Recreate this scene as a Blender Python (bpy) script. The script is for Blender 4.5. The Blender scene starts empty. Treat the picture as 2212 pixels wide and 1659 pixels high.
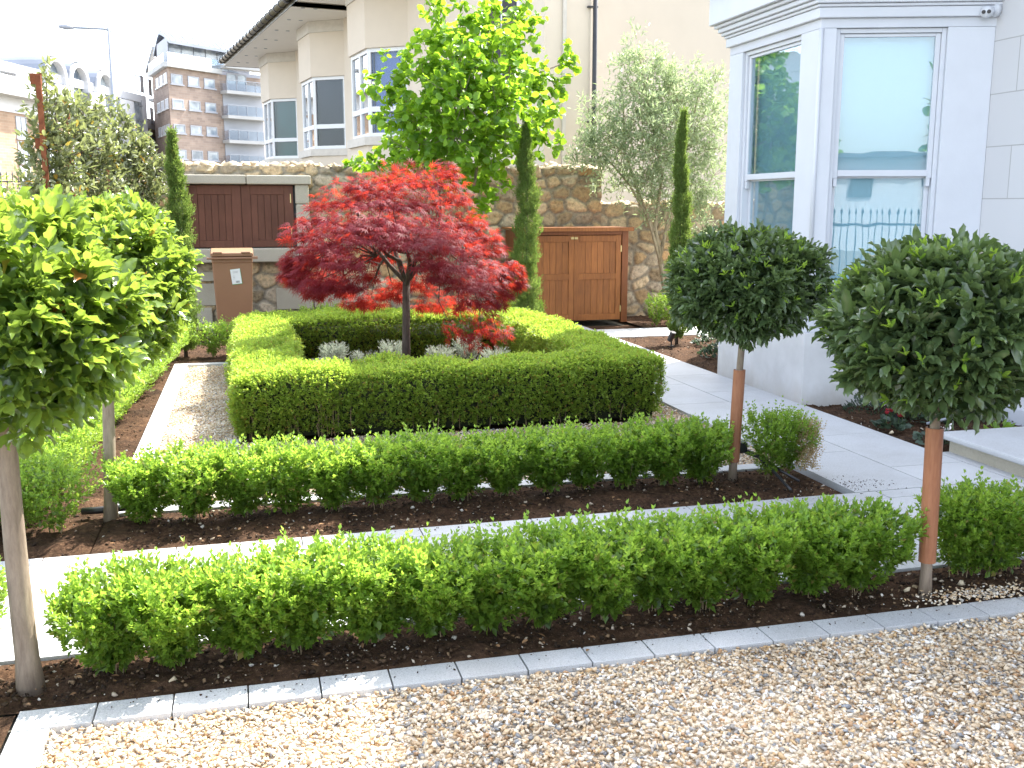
import bpy, math, random
import numpy as np
from mathutils import Vector, kdtree, noise
random.seed(7); RS=np.random.RandomState(11)
C=bpy.context.scene.collection
R=math.radians
# ------------------------------------------------------------------ camera model (used to read positions off the site survey)
F=2175.;CX=1106.;CY=829.5;H=1.65
T=math.atan((CY-443)/F);YAW=math.atan((1106-530)/(F/math.cos(T)))
def ray(px,py):
    x=(px-CX)/F;y=-(py-CY)/F
    fw=(math.sin(YAW)*math.cos(T),math.cos(YAW)*math.cos(T),-math.sin(T))
    Rr=(math.cos(YAW),-math.sin(YAW),0)
    U=(math.sin(YAW)*math.sin(T),math.cos(YAW)*math.sin(T),math.cos(T))
    return tuple(fw[i]+x*Rr[i]+y*U[i] for i in range(3))
def gnd(px,py,z=0.):
    d=ray(px,py);k=(z-H)/d[2];return (d[0]*k,d[1]*k)
def atY(px,py,Y):
    d=ray(px,py);k=Y/d[1];return (d[0]*k,Y,H+d[2]*k)
def polar(px,dist):
    a=math.atan((px-CX)/(F/math.cos(T)))+YAW
    return (dist*math.sin(a),dist*math.cos(a))
# ------------------------------------------------------------------ materials
def newmat(name):
    m=bpy.data.materials.new(name); m.use_nodes=True
    nt=m.node_tree; nt.nodes.clear(); return m,nt
def N(nt,t,**k):
    n=nt.nodes.new(t)
    for a,b in k.items(): setattr(n,a,b)
    return n
def ramp(nt,stops,interp='LINEAR'):
    r=N(nt,'ShaderNodeValToRGB'); r.color_ramp.interpolation=interp
    e=r.color_ramp.elements
    while len(e)<len(stops): e.new(.5)
    for i,(p,c) in enumerate(stops):
        e[i].position=p; e[i].color=(c[0],c[1],c[2],1)
    return r
def coords(nt,kind='Object',scale=(1,1,1)):
    tc=N(nt,'ShaderNodeTexCoord'); mp=N(nt,'ShaderNodeMapping'); mp.inputs['Scale'].default_value=scale
    nt.links.new(tc.outputs[kind],mp.inputs[0]); return mp.outputs[0]
def wcoords(nt,scale=(1,1,1)):
    g=N(nt,'ShaderNodeNewGeometry'); mp=N(nt,'ShaderNodeMapping'); mp.inputs['Scale'].default_value=scale
    nt.links.new(g.outputs['Position'],mp.inputs[0]); return mp.outputs[0]
def noise_(nt,vec,scale,detail=4,rough=.6):
    n=N(nt,'ShaderNodeTexNoise'); n.inputs['Scale'].default_value=scale; n.inputs['Detail'].default_value=detail
    n.inputs['Roughness'].default_value=rough; nt.links.new(vec,n.inputs['Vector']); return n.outputs[0]
def mixc(nt,fac,a,b,mode='MIX'):
    m=N(nt,'ShaderNodeMix',data_type='RGBA',blend_type=mode)
    for s,v in ((0,fac),(6,a),(7,b)):
        if hasattr(v,'is_output'): nt.links.new(v,m.inputs[s])
        else: m.inputs[s].default_value=(v if s==0 else (v[0],v[1],v[2],1))
    return m.outputs[2]
def math_(nt,op,a,b=None,clamp=False):
    m=N(nt,'ShaderNodeMath',operation=op); m.use_clamp=clamp
    for i,v in enumerate((a,b)):
        if v is None: continue
        if hasattr(v,'is_output'): nt.links.new(v,m.inputs[i])
        else: m.inputs[i].default_value=v
    return m.outputs[0]
def prin(nt,base,rough=.6,spec=.4,metal=0,bump=None,bd=.01,bs=.5):
    p=N(nt,'ShaderNodeBsdfPrincipled')
    if hasattr(base,'is_output'): nt.links.new(base,p.inputs['Base Color'])
    else: p.inputs['Base Color'].default_value=(base[0],base[1],base[2],1)
    if hasattr(rough,'is_output'): nt.links.new(rough,p.inputs['Roughness'])
    else: p.inputs['Roughness'].default_value=rough
    p.inputs['Specular IOR Level'].default_value=spec; p.inputs['Metallic'].default_value=metal
    if bump is not None:
        b=N(nt,'ShaderNodeBump'); b.inputs['Distance'].default_value=bd; b.inputs['Strength'].default_value=bs
        nt.links.new(bump,b.inputs['Height']); nt.links.new(b.outputs[0],p.inputs['Normal'])
    return p
def out(nt,s):
    o=N(nt,'ShaderNodeOutputMaterial'); nt.links.new(s.outputs[0] if not hasattr(s,'is_output') else s,o.inputs[0])
def M_plain(name,col,rough=.6,var=.12,scale=6,spec=.4,metal=0,bumpscale=60,bd=.002):
    m,nt=newmat(name); v=wcoords(nt)
    n=noise_(nt,v,scale,5); n2=noise_(nt,v,bumpscale,3)
    a=[c*(1-var) for c in col]; b=[min(1,c*(1+var)) for c in col]
    r=ramp(nt,[(.3,a),(.7,b)]); nt.links.new(n,r.inputs[0])
    out(nt,prin(nt,r.outputs[0],rough,spec,metal,n2,bd,.4)); return m
def M_leaf(name,dark,light,trans,tf=.35,rough=.45,spec=.4,odd=None,oddp=.03):
    """leaf: colour by island random + 'young' attribute, partly translucent"""
    m,nt=newmat(name); g=N(nt,'ShaderNodeNewGeometry'); at=N(nt,'ShaderNodeAttribute',attribute_name='young')
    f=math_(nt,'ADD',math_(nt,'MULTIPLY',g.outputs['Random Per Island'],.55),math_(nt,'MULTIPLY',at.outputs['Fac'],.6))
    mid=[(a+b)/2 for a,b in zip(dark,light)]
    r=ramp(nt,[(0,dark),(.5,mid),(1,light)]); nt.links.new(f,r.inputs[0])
    col=r.outputs[0]
    if odd:
        gt=math_(nt,'GREATER_THAN',math_(nt,'FRACT',math_(nt,'MULTIPLY',g.outputs['Random Per Island'],37.7)),1-oddp)
        col=mixc(nt,gt,col,odd)
    p=prin(nt,col,rough,spec)
    tr=N(nt,'ShaderNodeBsdfTranslucent'); tc=mixc(nt,.55,col,trans); nt.links.new(tc,tr.inputs[0])
    mx=N(nt,'ShaderNodeMixShader'); mx.inputs[0].default_value=tf
    nt.links.new(p.outputs[0],mx.inputs[1]); nt.links.new(tr.outputs[0],mx.inputs[2]); out(nt,mx); return m
def M_granite(name,col=(.56,.57,.58)):
    m,nt=newmat(name); v=wcoords(nt)
    g=N(nt,'ShaderNodeNewGeometry')
    sp=noise_(nt,v,260,2,.8); big=noise_(nt,v,2.2,5)
    r=ramp(nt,[(.34,[c*.52 for c in col]),(.46,[c*.94 for c in col]),(.6,col),(.72,[min(1,c*1.2) for c in col])]); nt.links.new(sp,r.inputs[0])
    rb=ramp(nt,[(.3,(.86,.85,.83)),(.6,(1,1,1))]); nt.links.new(big,rb.inputs[0])
    c=mixc(nt,1.,r.outputs[0],rb.outputs[0],'MULTIPLY')
    ri=ramp(nt,[(0,(.88,.89,.9)),(1,(1,1,1))]); nt.links.new(g.outputs['Random Per Island'],ri.inputs[0])
    c=mixc(nt,1.,c,ri.outputs[0],'MULTIPLY')
    out(nt,prin(nt,c,.62,.3,0,sp,.001,.4)); return m
def M_soil(name):
    m,nt=newmat(name); v=wcoords(nt); g=N(nt,'ShaderNodeNewGeometry')
    n=noise_(nt,v,45,6,.7); n3=noise_(nt,v,3,4)
    r=ramp(nt,[(.3,(.026,.016,.011)),(.55,(.080,.048,.030)),(.75,(.17,.11,.07))]); nt.links.new(n,r.inputs[0])
    r3=ramp(nt,[(.35,(.6,.6,.6)),(.65,(1.3,1.2,1.1))]); nt.links.new(n3,r3.inputs[0])
    c=mixc(nt,1.,r.outputs[0],r3.outputs[0],'MULTIPLY')
    out(nt,prin(nt,c,.95,.1,0,n,.02,.9)); return m
def M_island(name,stops,rough=.7,spec=.3,interp='CONSTANT',nscale=60,nv=.25):
    m,nt=newmat(name); v=wcoords(nt); g=N(nt,'ShaderNodeNewGeometry')
    r=ramp(nt,stops,interp); nt.links.new(g.outputs['Random Per Island'],r.inputs[0])
    n=noise_(nt,v,nscale,3); rn=ramp(nt,[(.3,(1-nv,)*3),(.7,(1+nv*.6,)*3)]); nt.links.new(n,rn.inputs[0])
    c=mixc(nt,1.,r.outputs[0],rn.outputs[0],'MULTIPLY')
    nb=noise_(nt,v,1.7,4); rb=ramp(nt,[(.35,(.78,.74,.68)),(.6,(1.05,1.04,1.02))]); nt.links.new(nb,rb.inputs[0]); c=mixc(nt,1.,c,rb.outputs[0],'MULTIPLY')
    out(nt,prin(nt,c,rough,spec,0,n,.002,.5)); return m
def M_wood(name,a,b,scale=(9,9,.9),rough=.5,spec=.4):
    m,nt=newmat(name); v=wcoords(nt,scale); g=N(nt,'ShaderNodeNewGeometry')
    n=noise_(nt,v,6,6,.65); n2=noise_(nt,wcoords(nt),1.6,3)
    r=ramp(nt,[(.25,a),(.75,b)]); nt.links.new(n,r.inputs[0])
    r2=ramp(nt,[(.3,(.75,.72,.7)),(.7,(1.1,1.1,1.1))]); nt.links.new(n2,r2.inputs[0])
    c=mixc(nt,1.,r.outputs[0],r2.outputs[0],'MULTIPLY')
    ri=ramp(nt,[(0,(.8,.78,.76)),(1,(1.12,1.1,1.1))]); nt.links.new(g.outputs['Random Per Island'],ri.inputs[0])
    c=mixc(nt,1.,c,ri.outputs[0],'MULTIPLY')
    out(nt,prin(nt,c,rough,spec,0,n,.002,.4)); return m
def M_bark(name,a,b,sc=(30,30,6)):
    m,nt=newmat(name); n=noise_(nt,wcoords(nt,sc),1.3,6,.7)
    r=ramp(nt,[(.3,a),(.7,b)]); nt.links.new(n,r.inputs[0])
    out(nt,prin(nt,r.outputs[0],.85,.2,0,n,.006,.7)); return m
def M_brick(name,c1,c2,mortar,scale,ax=(1,0,0),rowh=.075,bw=.225):
    m,nt=newmat(name)
    tc=N(nt,'ShaderNodeUVMap'); 
    b=N(nt,'ShaderNodeTexBrick'); b.inputs['Color1'].default_value=(*c1,1); b.inputs['Color2'].default_value=(*c2,1); b.inputs['Mortar'].default_value=(*mortar,1)
    b.inputs['Scale'].default_value=1; b.inputs['Brick Width'].default_value=bw; b.inputs['Row Height'].default_value=rowh; b.inputs['Mortar Size'].default_value=.01
    nt.links.new(tc.outputs[0],b.inputs['Vector'])
    n=noise_(nt,wcoords(nt),.35,5); r=ramp(nt,[(.3,(.82,.8,.8)),(.7,(1.12,1.1,1.08))]); nt.links.new(n,r.inputs[0])
    out(nt,prin(nt,mixc(nt,1.,b.outputs[0],r.outputs[0],'MULTIPLY'),.9,.15)); return m
def M_glass(name,tint=(.8,.9,.88),refl=.35,rough=.01,fk=1.):
    m,nt=newmat(name); v=wcoords(nt); n=noise_(nt,v,1.6,2)
    bp=N(nt,'ShaderNodeBump'); bp.inputs['Distance'].default_value=.02; bp.inputs['Strength'].default_value=.06; nt.links.new(n,bp.inputs['Height'])
    gl=N(nt,'ShaderNodeBsdfGlossy'); gl.inputs['Roughness'].default_value=rough; gl.inputs[0].default_value=(.95,.97,1,1); nt.links.new(bp.outputs[0],gl.inputs['Normal'])
    tr=N(nt,'ShaderNodeBsdfTransparent'); tr.inputs[0].default_value=(*tint,1)
    fr=N(nt,'ShaderNodeFresnel'); fr.inputs[0].default_value=1.5
    f=math_(nt,'ADD',math_(nt,'MULTIPLY',fr.outputs[0],fk),refl,True)
    mx=N(nt,'ShaderNodeMixShader'); nt.links.new(f,mx.inputs[0]); nt.links.new(tr.outputs[0],mx.inputs[1]); nt.links.new(gl.outputs[0],mx.inputs[2]); out(nt,mx); return m
def M_stonewall(name):
    m,nt=newmat(name); at=N(nt,'ShaderNodeAttribute',attribute_name='Col'); v=wcoords(nt)
    n=noise_(nt,v,22,7,.7); n2=noise_(nt,v,130,3)
    r=ramp(nt,[(.3,(.55,.52,.5)),(.5,(1,1,1)),(.72,(1.35,1.3,1.2))]); nt.links.new(n,r.inputs[0])
    c=mixc(nt,1.,at.outputs['Color'],r.outputs[0],'MULTIPLY')
    hb=math_(nt,'ADD',n,math_(nt,'MULTIPLY',n2,.4))
    out(nt,prin(nt,c,.9,.15,0,hb,.025,.8)); return m
MT={}
MT['granite']=M_granite('pale_granite',(.555,.56,.565)); MT['granite_old']=M_granite('weathered_granite',(.52,.475,.38))
MT['soil']=M_soil('dark_soil')
MT['gravel']=M_island('golden_gravel',[(0,(.66,.51,.34)),(.16,(.76,.64,.48)),(.3,(.48,.34,.21)),(.4,(.80,.71,.58)),(.54,(.60,.41,.22)),(.62,(.70,.58,.42)),(.74,(.36,.33,.30)),(.82,(.80,.77,.72)),(.91,(.26,.27,.29)),(.96,(.50,.30,.16))],.6,.35)
MT['litter']=M_island('soil_litter',[(0,(.03,.02,.014)),(.45,(.06,.04,.026)),(.7,(.10,.065,.04)),(.85,(.22,.15,.09)),(.92,(.45,.38,.30)),(.97,(.55,.52,.47))],.9,.15)
MT['box']=M_leaf('box_leaf',(.032,.068,.014),(.225,.39,.055),(.66,.92,.10),.50,.36,.5,odd=(.30,.22,.08),oddp=.018)
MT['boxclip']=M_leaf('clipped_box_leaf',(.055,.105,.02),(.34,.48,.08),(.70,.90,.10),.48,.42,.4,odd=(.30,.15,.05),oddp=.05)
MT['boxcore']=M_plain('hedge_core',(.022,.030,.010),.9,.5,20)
MT['deadbox']=M_leaf('dead_box_leaf',(.34,.24,.11),(.62,.48,.26),(.6,.45,.22),.25,.7,.2)
MT['fallen']=M_leaf('fallen_leaf',(.10,.05,.025),(.34,.20,.10),(.3,.18,.08),.15,.8,.15)
MT['bay']=M_leaf('bay_leaf',(.036,.066,.030),(.15,.22,.08),(.26,.40,.07),.24,.30,.8)
MT['baylit']=M_leaf('sunlit_laurel_leaf',(.035,.080,.022),(.19,.28,.06),(.60,.84,.08),.42,.20,.9,odd=(.35,.12,.04),oddp=.012)  # brighter copy of the bay leaf, sunlight put into its colour
MT['young']=M_leaf('young_bay_leaf',(.12,.25,.03),(.28,.42,.06),(.5,.7,.06),.4,.35,.4)
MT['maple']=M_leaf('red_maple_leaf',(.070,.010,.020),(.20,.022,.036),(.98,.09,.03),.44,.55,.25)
MT['hazel']=M_leaf('hazel_leaf',(.045,.12,.016),(.20,.38,.03),(.60,.92,.05),.48,.4,.4)
MT['olive']=M_leaf('olive_leaf',(.13,.20,.09),(.42,.48,.30),(.60,.75,.34),.38,.35,.5)
MT['cypress']=M_leaf('cypress_leaf',(.045,.085,.025),(.19,.29,.07),(.45,.62,.10),.35,.6,.25,odd=(.16,.12,.05),oddp=.04)
MT['oak']=M_leaf('evergreen_oak_leaf',(.06,.08,.035),(.30,.32,.17),(.5,.58,.16),.3,.26,.65,odd=(.5,.28,.03),oddp=.02)
MT['lavender']=M_leaf('silver_leaf',(.18,.22,.14),(.55,.58,.52),(.5,.6,.45),.25,.6,.3)
MT['purpleleaf']=M_leaf('dark_bedding_leaf',(.02,.03,.02),(.08,.12,.08),(.12,.2,.08),.2,.45,.4)
MT['redflower']=M_plain('red_petal',(.30,.02,.03),.6); MT['whiteflower']=M_plain('white_petal',(.85,.82,.8),.5); MT['blueflower']=M_plain('violet_petal',(.35,.32,.7),.5)
MT['bark']=M_bark('smooth_grey_bark',(.19,.145,.11),(.36,.29,.22)); MT['barkdark']=M_bark('dark_bark',(.05,.04,.032),(.15,.12,.10))
MT['twig']=M_bark('pale_twig',(.16,.12,.07),(.36,.28,.17)); MT['barkolive']=M_bark('olive_bark',(.16,.13,.08),(.40,.34,.22))
MT['sleeve']=M_wood('terracotta_sleeve',(.30,.12,.06),(.42,.19,.10),(14,14,2),.45)
MT['rust']=M_bark('rusted_steel',(.12,.035,.018),(.30,.11,.05),(8,8,8))
MT['white']=M_plain('white_render',(.57,.59,.63),.7,.05,2.2,.3); MT['whitegloss']=M_plain('white_gloss_paint',(.59,.61,.65),.4,.035,3,.4)
MT['plinth']=M_plain('stained_white_render',(.56,.56,.56),.8,.16,1.8,.2)
MT['cream']=M_plain('cream_render',(.62,.54,.44),.85,.03,2,.2,bumpscale=150); MT['gable']=M_plain('gable_render',(.49,.445,.37),.85,.03,1.5,.2); MT['creamband']=M_plain('stone_band',(.56,.52,.46),.85,.08,8,.2)
MT['soffit']=M_plain('soffit_board',(.74,.70,.64),.6,.02,2)
MT['blackplastic']=M_plain('black_plastic',(.022,.022,.026),.35,.2,8,.5); MT['gutter']=M_plain('black_gutter',(.10,.085,.05),.3,.2,8,.6)
MT['slate']=M_plain('slate_roof',(.12,.13,.15),.5,.2,3,.4)
MT['upvc']=M_plain('white_frame',(.68,.69,.70),.35,.02,4)
MT['glass']=M_glass('window_glass',(.90,.96,.97),.07,.01,.6); MT['glassfar']=M_glass('far_window_glass',(.75,.8,.85),.0,.01,.55)
MT['blind']=M_plain('pale_sky_tinted_blind',(.40,.58,.66),.8,.03,3); MT['blindgreen']=M_plain('green_curtain',(.05,.16,.13),.8,.2,3)  # pale roller blind, blue of the reflected sky mixed into its colour
MT['curtaindark']=M_wood('dark_curtain',(.03,.03,.035),(.11,.11,.12),(9,9,.15),.9,.1); MT['blindblue']=M_plain('blue_blind',(.30,.38,.66),.8,.06,3); MT['interior']=M_plain('dim_interior',(.08,.09,.09),.9,.4,2)
MT['browndoor']=M_wood('chocolate_painted_wood',(.12,.048,.030),(.175,.075,.048),(8,8,1),.55,.3)
MT['cedar']=M_wood('oiled_cedar',(.18,.062,.016),(.40,.155,.042),(12,12,.9),.45,.4); MT['cedardark']=M_wood('dark_cedar_frame',(.14,.045,.014),(.26,.09,.028),(12,12,.9),.45)
MT['brass']=M_plain('brass',(.65,.52,.25),.35,.1,8,.5,.8); MT['steel']=M_plain('galvanised_steel',(.30,.32,.35),.5,.08,5,.4,.3)
MT['binbrown']=M_plain('brown_bin_plastic',(.29,.155,.085),.42,.05,3,.45); MT['label']=M_plain('label_paper',(.8,.82,.8),.6,.02,4); MT['ink']=M_plain('black_ink',(.03,.03,.03),.6); MT['labelgreen']=M_plain('green_print',(.2,.6,.25),.6)
MT['mortar']=M_stonewall('rubble_stone')
MT['brickbuff']=M_brick('buff_brick',(.30,.21,.145),(.38,.27,.19),(.40,.35,.28),1,rowh=.25,bw=.8)
MT['brickdark']=M_brick('brown_brick',(.27,.21,.175),(.35,.275,.225),(.34,.31,.28),1,rowh=.25,bw=.8)
MT['farwhite']=M_plain('far_white_render',(.60,.60,.61),.8,.04,.2); MT['farsoft']=M_plain('zinc_roof',(.22,.24,.28),.4,.12,.3,.5,.3); MT['greypanel']=M_plain('grey_cladding',(.34,.35,.38),.6,.06,.4)
MT['concrete']=M_plain('pale_concrete',(.40,.40,.39),.85,.08,.5)
MT['rocks']=M_island('coping_stone',[(0,(.60,.49,.33)),(.3,(.66,.57,.42)),(.55,(.48,.38,.25)),(.75,(.64,.56,.43)),(.9,(.40,.33,.23))],.9,.15,nscale=18,nv=.4)
def splash(mn):
    nt=MT[mn].node_tree; p=[n for n in nt.nodes if n.type=='BSDF_PRINCIPLED'][0]; src=p.inputs['Base Color'].links[0].from_socket
    g=N(nt,'ShaderNodeNewGeometry'); sx=N(nt,'ShaderNodeSeparateXYZ'); nt.links.new(g.outputs['Position'],sx.inputs[0])
    n=noise_(nt,wcoords(nt,(1,1,.5)),4,6,.7); h=math_(nt,'MULTIPLY',sx.outputs[2],-2.6); h=math_(nt,'ADD',h,.55); h=math_(nt,'ADD',h,math_(nt,'MULTIPLY',math_(nt,'ADD',n,-.5),1.6),True)
    nt.links.new(mixc(nt,math_(nt,'MULTIPLY',h,.55),src,(.34,.28,.20)),p.inputs['Base Color'])
splash('plinth')
# house wall with ashlar lines
def M_ashlar():
    m,nt=newmat('lined_white_render'); g=N(nt,'ShaderNodeNewGeometry'); sx=N(nt,'ShaderNodeSeparateXYZ'); cb=N(nt,'ShaderNodeCombineXYZ')
    nt.links.new(g.outputs['Position'],sx.inputs[0]); nt.links.new(sx.outputs[1],cb.inputs[0]); nt.links.new(math_(nt,'ADD',sx.outputs[2],-.08),cb.inputs[1])
    b=N(nt,'ShaderNodeTexBrick'); b.inputs['Color1'].default_value=(.54,.54,.55,1); b.inputs['Color2'].default_value=(.56,.56,.57,1); b.inputs['Mortar'].default_value=(.38,.375,.37,1)
    b.inputs['Scale'].default_value=1; b.inputs['Brick Width'].default_value=.9; b.inputs['Row Height'].default_value=.405; b.inputs['Mortar Size'].default_value=.004
    nt.links.new(cb.outputs[0],b.inputs[0]); p=prin(nt,b.outputs[0],.75,.3,0,math_(nt,'SUBTRACT',1,b.outputs[1]),.006,.6); out(nt,p); return m
MT['ashlar']=M_ashlar()
# ------------------------------------------------------------------ mesh helpers
def tag(o,label=None,cat=None,group=None,kind=None):
    if label: o['label']=label
    if cat: o['category']=cat
    if group: o['group']=group
    if kind: o['kind']=kind
    return o
def empty(name,loc,label,cat,group=None):
    o=bpy.data.objects.new(name,None); C.objects.link(o); o.location=loc; o.empty_display_size=.1
    return tag(o,label,cat,group)
def link(name,me,mat,parent=None,smooth=False):
    o=bpy.data.objects.new(name,me); C.objects.link(o)
    for m in (mat if isinstance(mat,(list,tuple)) else [mat]): me.materials.append(m)
    if smooth: me.polygons.foreach_set('use_smooth',[True]*len(me.polygons))
    if parent:
        o.parent=parent
        bpy_loc=parent.location
        p=parent; off=Vector((0,0,0))
        while p: off+=p.location; p=p.parent
        o.location=-off
    return o
def npmesh(name,V,faces_flat,nper,young=None,matidx=None):
    """V (n,3); faces_flat flat index array; nper = verts per face (const or array)"""
    me=bpy.data.meshes.new(name); n=len(V)
    me.vertices.add(n); me.vertices.foreach_set('co',np.ascontiguousarray(V,dtype=np.float32).ravel())
    nl=len(faces_flat); me.loops.add(nl); me.loops.foreach_set('vertex_index',np.asarray(faces_flat,dtype=np.int32))
    if np.isscalar(nper): cnt=np.full(nl//nper,nper,dtype=np.int32)
    else: cnt=np.asarray(nper,dtype=np.int32)
    st=np.concatenate(([0],np.cumsum(cnt)[:-1])).astype(np.int32)
    me.polygons.add(len(cnt)); me.polygons.foreach_set('loop_start',st); me.polygons.foreach_set('loop_total',cnt)
    if matidx is not None: me.polygons.foreach_set('material_index',np.asarray(matidx,dtype=np.int32))
    if young is not None:
        a=me.attributes.new('young','FLOAT','POINT'); a.data.foreach_set('value',np.asarray(young,dtype=np.float32))
    me.update(calc_edges=True); return me
class MB:
    def __init__(s): s.v=[];s.f=[];s.uv={}
    def quad(s,a,b,c,d): 
        i=len(s.v); s.v+= [a,b,c,d]; s.f.append((i,i+1,i+2,i+3))
    def box(s,x0,x1,y0,y1,z0,z1):
        s.obox((x0,y0),(1,0),(0,1),0,x1-x0,0,y1-y0,z0,z1)
    def obox(s,o,u,w,u0,u1,w0,w1,z0,z1):
        """box in a frame: origin o (x,y), axes u,w (unit, horizontal)"""
        i=len(s.v)
        for z in (z0,z1):
            for a,b in ((u0,w0),(u1,w0),(u1,w1),(u0,w1)):
                s.v.append((o[0]+u[0]*a+w[0]*b,o[1]+u[1]*a+w[1]*b,z))
        s.f+=[(i,i+3,i+2,i+1),(i+4,i+5,i+6,i+7),(i,i+1,i+5,i+4),(i+1,i+2,i+6,i+5),(i+2,i+3,i+7,i+6),(i+3,i,i+4,i+7)]
    def prism(s,pts,z0,z1):
        i=len(s.v);n=len(pts)
        s.v+=[(p[0],p[1],z0) for p in pts]+[(p[0],p[1],z1) for p in pts]
        s.f.append(tuple(range(i+n-1,i-1,-1))); s.f.append(tuple(range(i+n,i+2*n)))
        for k in range(n): s.f.append((i+k,i+(k+1)%n,i+n+(k+1)%n,i+n+k))
    def tube(s,pts,rad,n=8,cap=True):
        pts=[Vector(p) for p in pts]; m=len(pts)
        rad=rad if hasattr(rad,'__len__') else [rad]*m
        i=len(s.v); ref=None
        for k in range(m):
            d=(pts[min(k+1,m-1)]-pts[max(k-1,0)]).normalized()
            if ref is None: ref=Vector((0,0,1)) if abs(d.z)<.9 else Vector((1,0,0))
            a=d.cross(ref).normalized(); b=d.cross(a).normalized(); ref=b.cross(d) if False else ref
            for j in range(n):
                t=2*math.pi*j/n; p=pts[k]+(a*math.cos(t)+b*math.sin(t))*rad[k]; s.v.append(tuple(p))
        for k in range(m-1):
            for j in range(n):
                s.f.append((i+k*n+j,i+k*n+(j+1)%n,i+(k+1)*n+(j+1)%n,i+(k+1)*n+j))
        if cap: s.f.append(tuple(i+j for j in range(n))[::-1]); s.f.append(tuple(i+(m-1)*n+j for j in range(n)))
    def build(s,name,mat,parent=None,smooth=False,bevel=0,uvplane=False):
        me=bpy.data.meshes.new(name); me.from_pydata(s.v,[],s.f); me.update()
        if uvplane:
            uv=me.uv_layers.new(name='UVMap'); 
            for p in me.polygons:
                nx,ny=p.normal.x,p.normal.y; h=(-ny,nx)
                l=math.hypot(*h)
                for li in p.loop_indices:
                    c=me.vertices[me.loops[li].vertex_index].co
                    uv.data[li].uv=((c.x*h[0]+c.y*h[1])/l,c.z) if l>.1 else (c.x,c.y)
        o=link(name,me,mat,parent,smooth)
        if bevel:
            b=o.modifiers.new('bevel','BEVEL'); b.width=bevel; b.segments=2; b.limit_method='ANGLE'; b.angle_limit=R(40)
        return o
def norm(a): return a/np.maximum(np.linalg.norm(a,axis=1,keepdims=True),1e-9)
LEAF4=(np.array([(0,0,0),(.5,.45,.12),(0,1,0),(-.5,.45,.12)]),np.array([(0,1,2),(0,2,3)]))
LEAF9=(np.array([(0,0,0),(0,.33,-.04),(0,.68,-.03),(0,1,-.10),(.36,.2,.05),(.5,.5,.08),(.32,.8,.02),(-.36,.2,.05),(-.5,.5,.08),(-.32,.8,.02)]),
       np.array([(0,4,5),(0,5,1),(1,5,6),(1,6,2),(2,6,3),(0,8,7),(0,1,8),(1,9,8),(1,2,9),(2,3,9)]))
def _wavy():
    v=[(0,0,0)];f=[];n=5
    side=[(.40,.18,.05),(.52,.42,.14),(.47,.62,.02),(.28,.84,.10)]
    rib=[(0,.18,-.03),(0,.42,-.05),(0,.62,-.03),(0,.84,-.06),(0,1,-.12)]
    return (np.array([(0,0,0)]+rib+side+[(-a,b,c*.6+.02) for a,b,c in side]),
      np.array([(0,6,1),(1,6,7),(1,7,2),(2,7,8),(2,8,3),(3,8,9),(3,9,4),(4,9,5),(0,1,10),(1,11,10),(1,2,11),(2,12,11),(2,3,12),(3,13,12),(3,4,13),(4,5,13)]))
LEAFW=_wavy()
def _maple():
    V=[];Fc=[]
    for a,l in ((-100,.5),(-66,.75),(-33,.92),(0,1),(33,.92),(66,.75),(100,.5)):
        a=R(a); d=(math.sin(a),math.cos(a)); p=(d[1],-d[0]); i=len(V)
        for (t,w,z) in ((0,.02,0),(.4,.05,.03),(1,0,-.16)):
            if w>0.03: V+= [(d[0]*t*l+p[0]*w,d[1]*t*l+p[1]*w,z),(d[0]*t*l-p[0]*w,d[1]*t*l-p[1]*w,z)]
            else: V.append((d[0]*t*l,d[1]*t*l,z))
        Fc+=[(i,i+1,i+2),(i+1,i+3,i+2)]
    return np.array(V),np.array(Fc)
MAPLE=_maple()
def leaf_arrays(P,D,L,W,tmpl,up=None,roll=1.2,rs=RS):
    n=len(P); D=norm(D)
    up=np.tile((0,0,1.),(n,1)) if up is None else up
    up=up+rs.normal(0,roll*.4,(n,3))
    X=norm(np.cross(D,up)); Z=np.cross(X,D)
    tv,tf=tmpl; k=len(tv)
    L=np.broadcast_to(L,(n,))[:,None,None]; W=np.broadcast_to(W,(n,))[:,None,None]
    V=P[:,None,:]+X[:,None,:]*tv[None,:,0:1]*W+D[:,None,:]*tv[None,:,1:2]*L+Z[:,None,:]*tv[None,:,2:3]*L
    Fi=(tf[None]+ (np.arange(n)*k)[:,None,None]).reshape(-1)
    return V.reshape(-1,3),Fi,k
def leaves(name,P,D,L,W,tmpl,mat,parent,young=None,up=None,roll=1.2,smooth=False,core=None):
    V,Fi,k=leaf_arrays(P,D,L,W,tmpl,up,roll)
    y=None if young is None else np.repeat(young,k)
    mi=None; mats=[mat]; nper=3
    if core is not None:
        cv,cf=core; cf=np.asarray(cf)
        nper=np.concatenate((np.full(len(Fi)//3,3),np.full(len(cf),cf.shape[1])))
        mi=np.concatenate((np.zeros(len(Fi)//3),np.ones(len(cf))))
        Fi=np.concatenate((Fi,(cf+len(V)).ravel())); 
        if y is not None: y=np.concatenate((y,np.zeros(len(cv))))
        V=np.concatenate((V,cv)); mats=[mat,MT['boxcore']]
    me=npmesh(name,V,Fi,nper,y,mi)
    return link(name,me,mats,parent,smooth)
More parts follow.
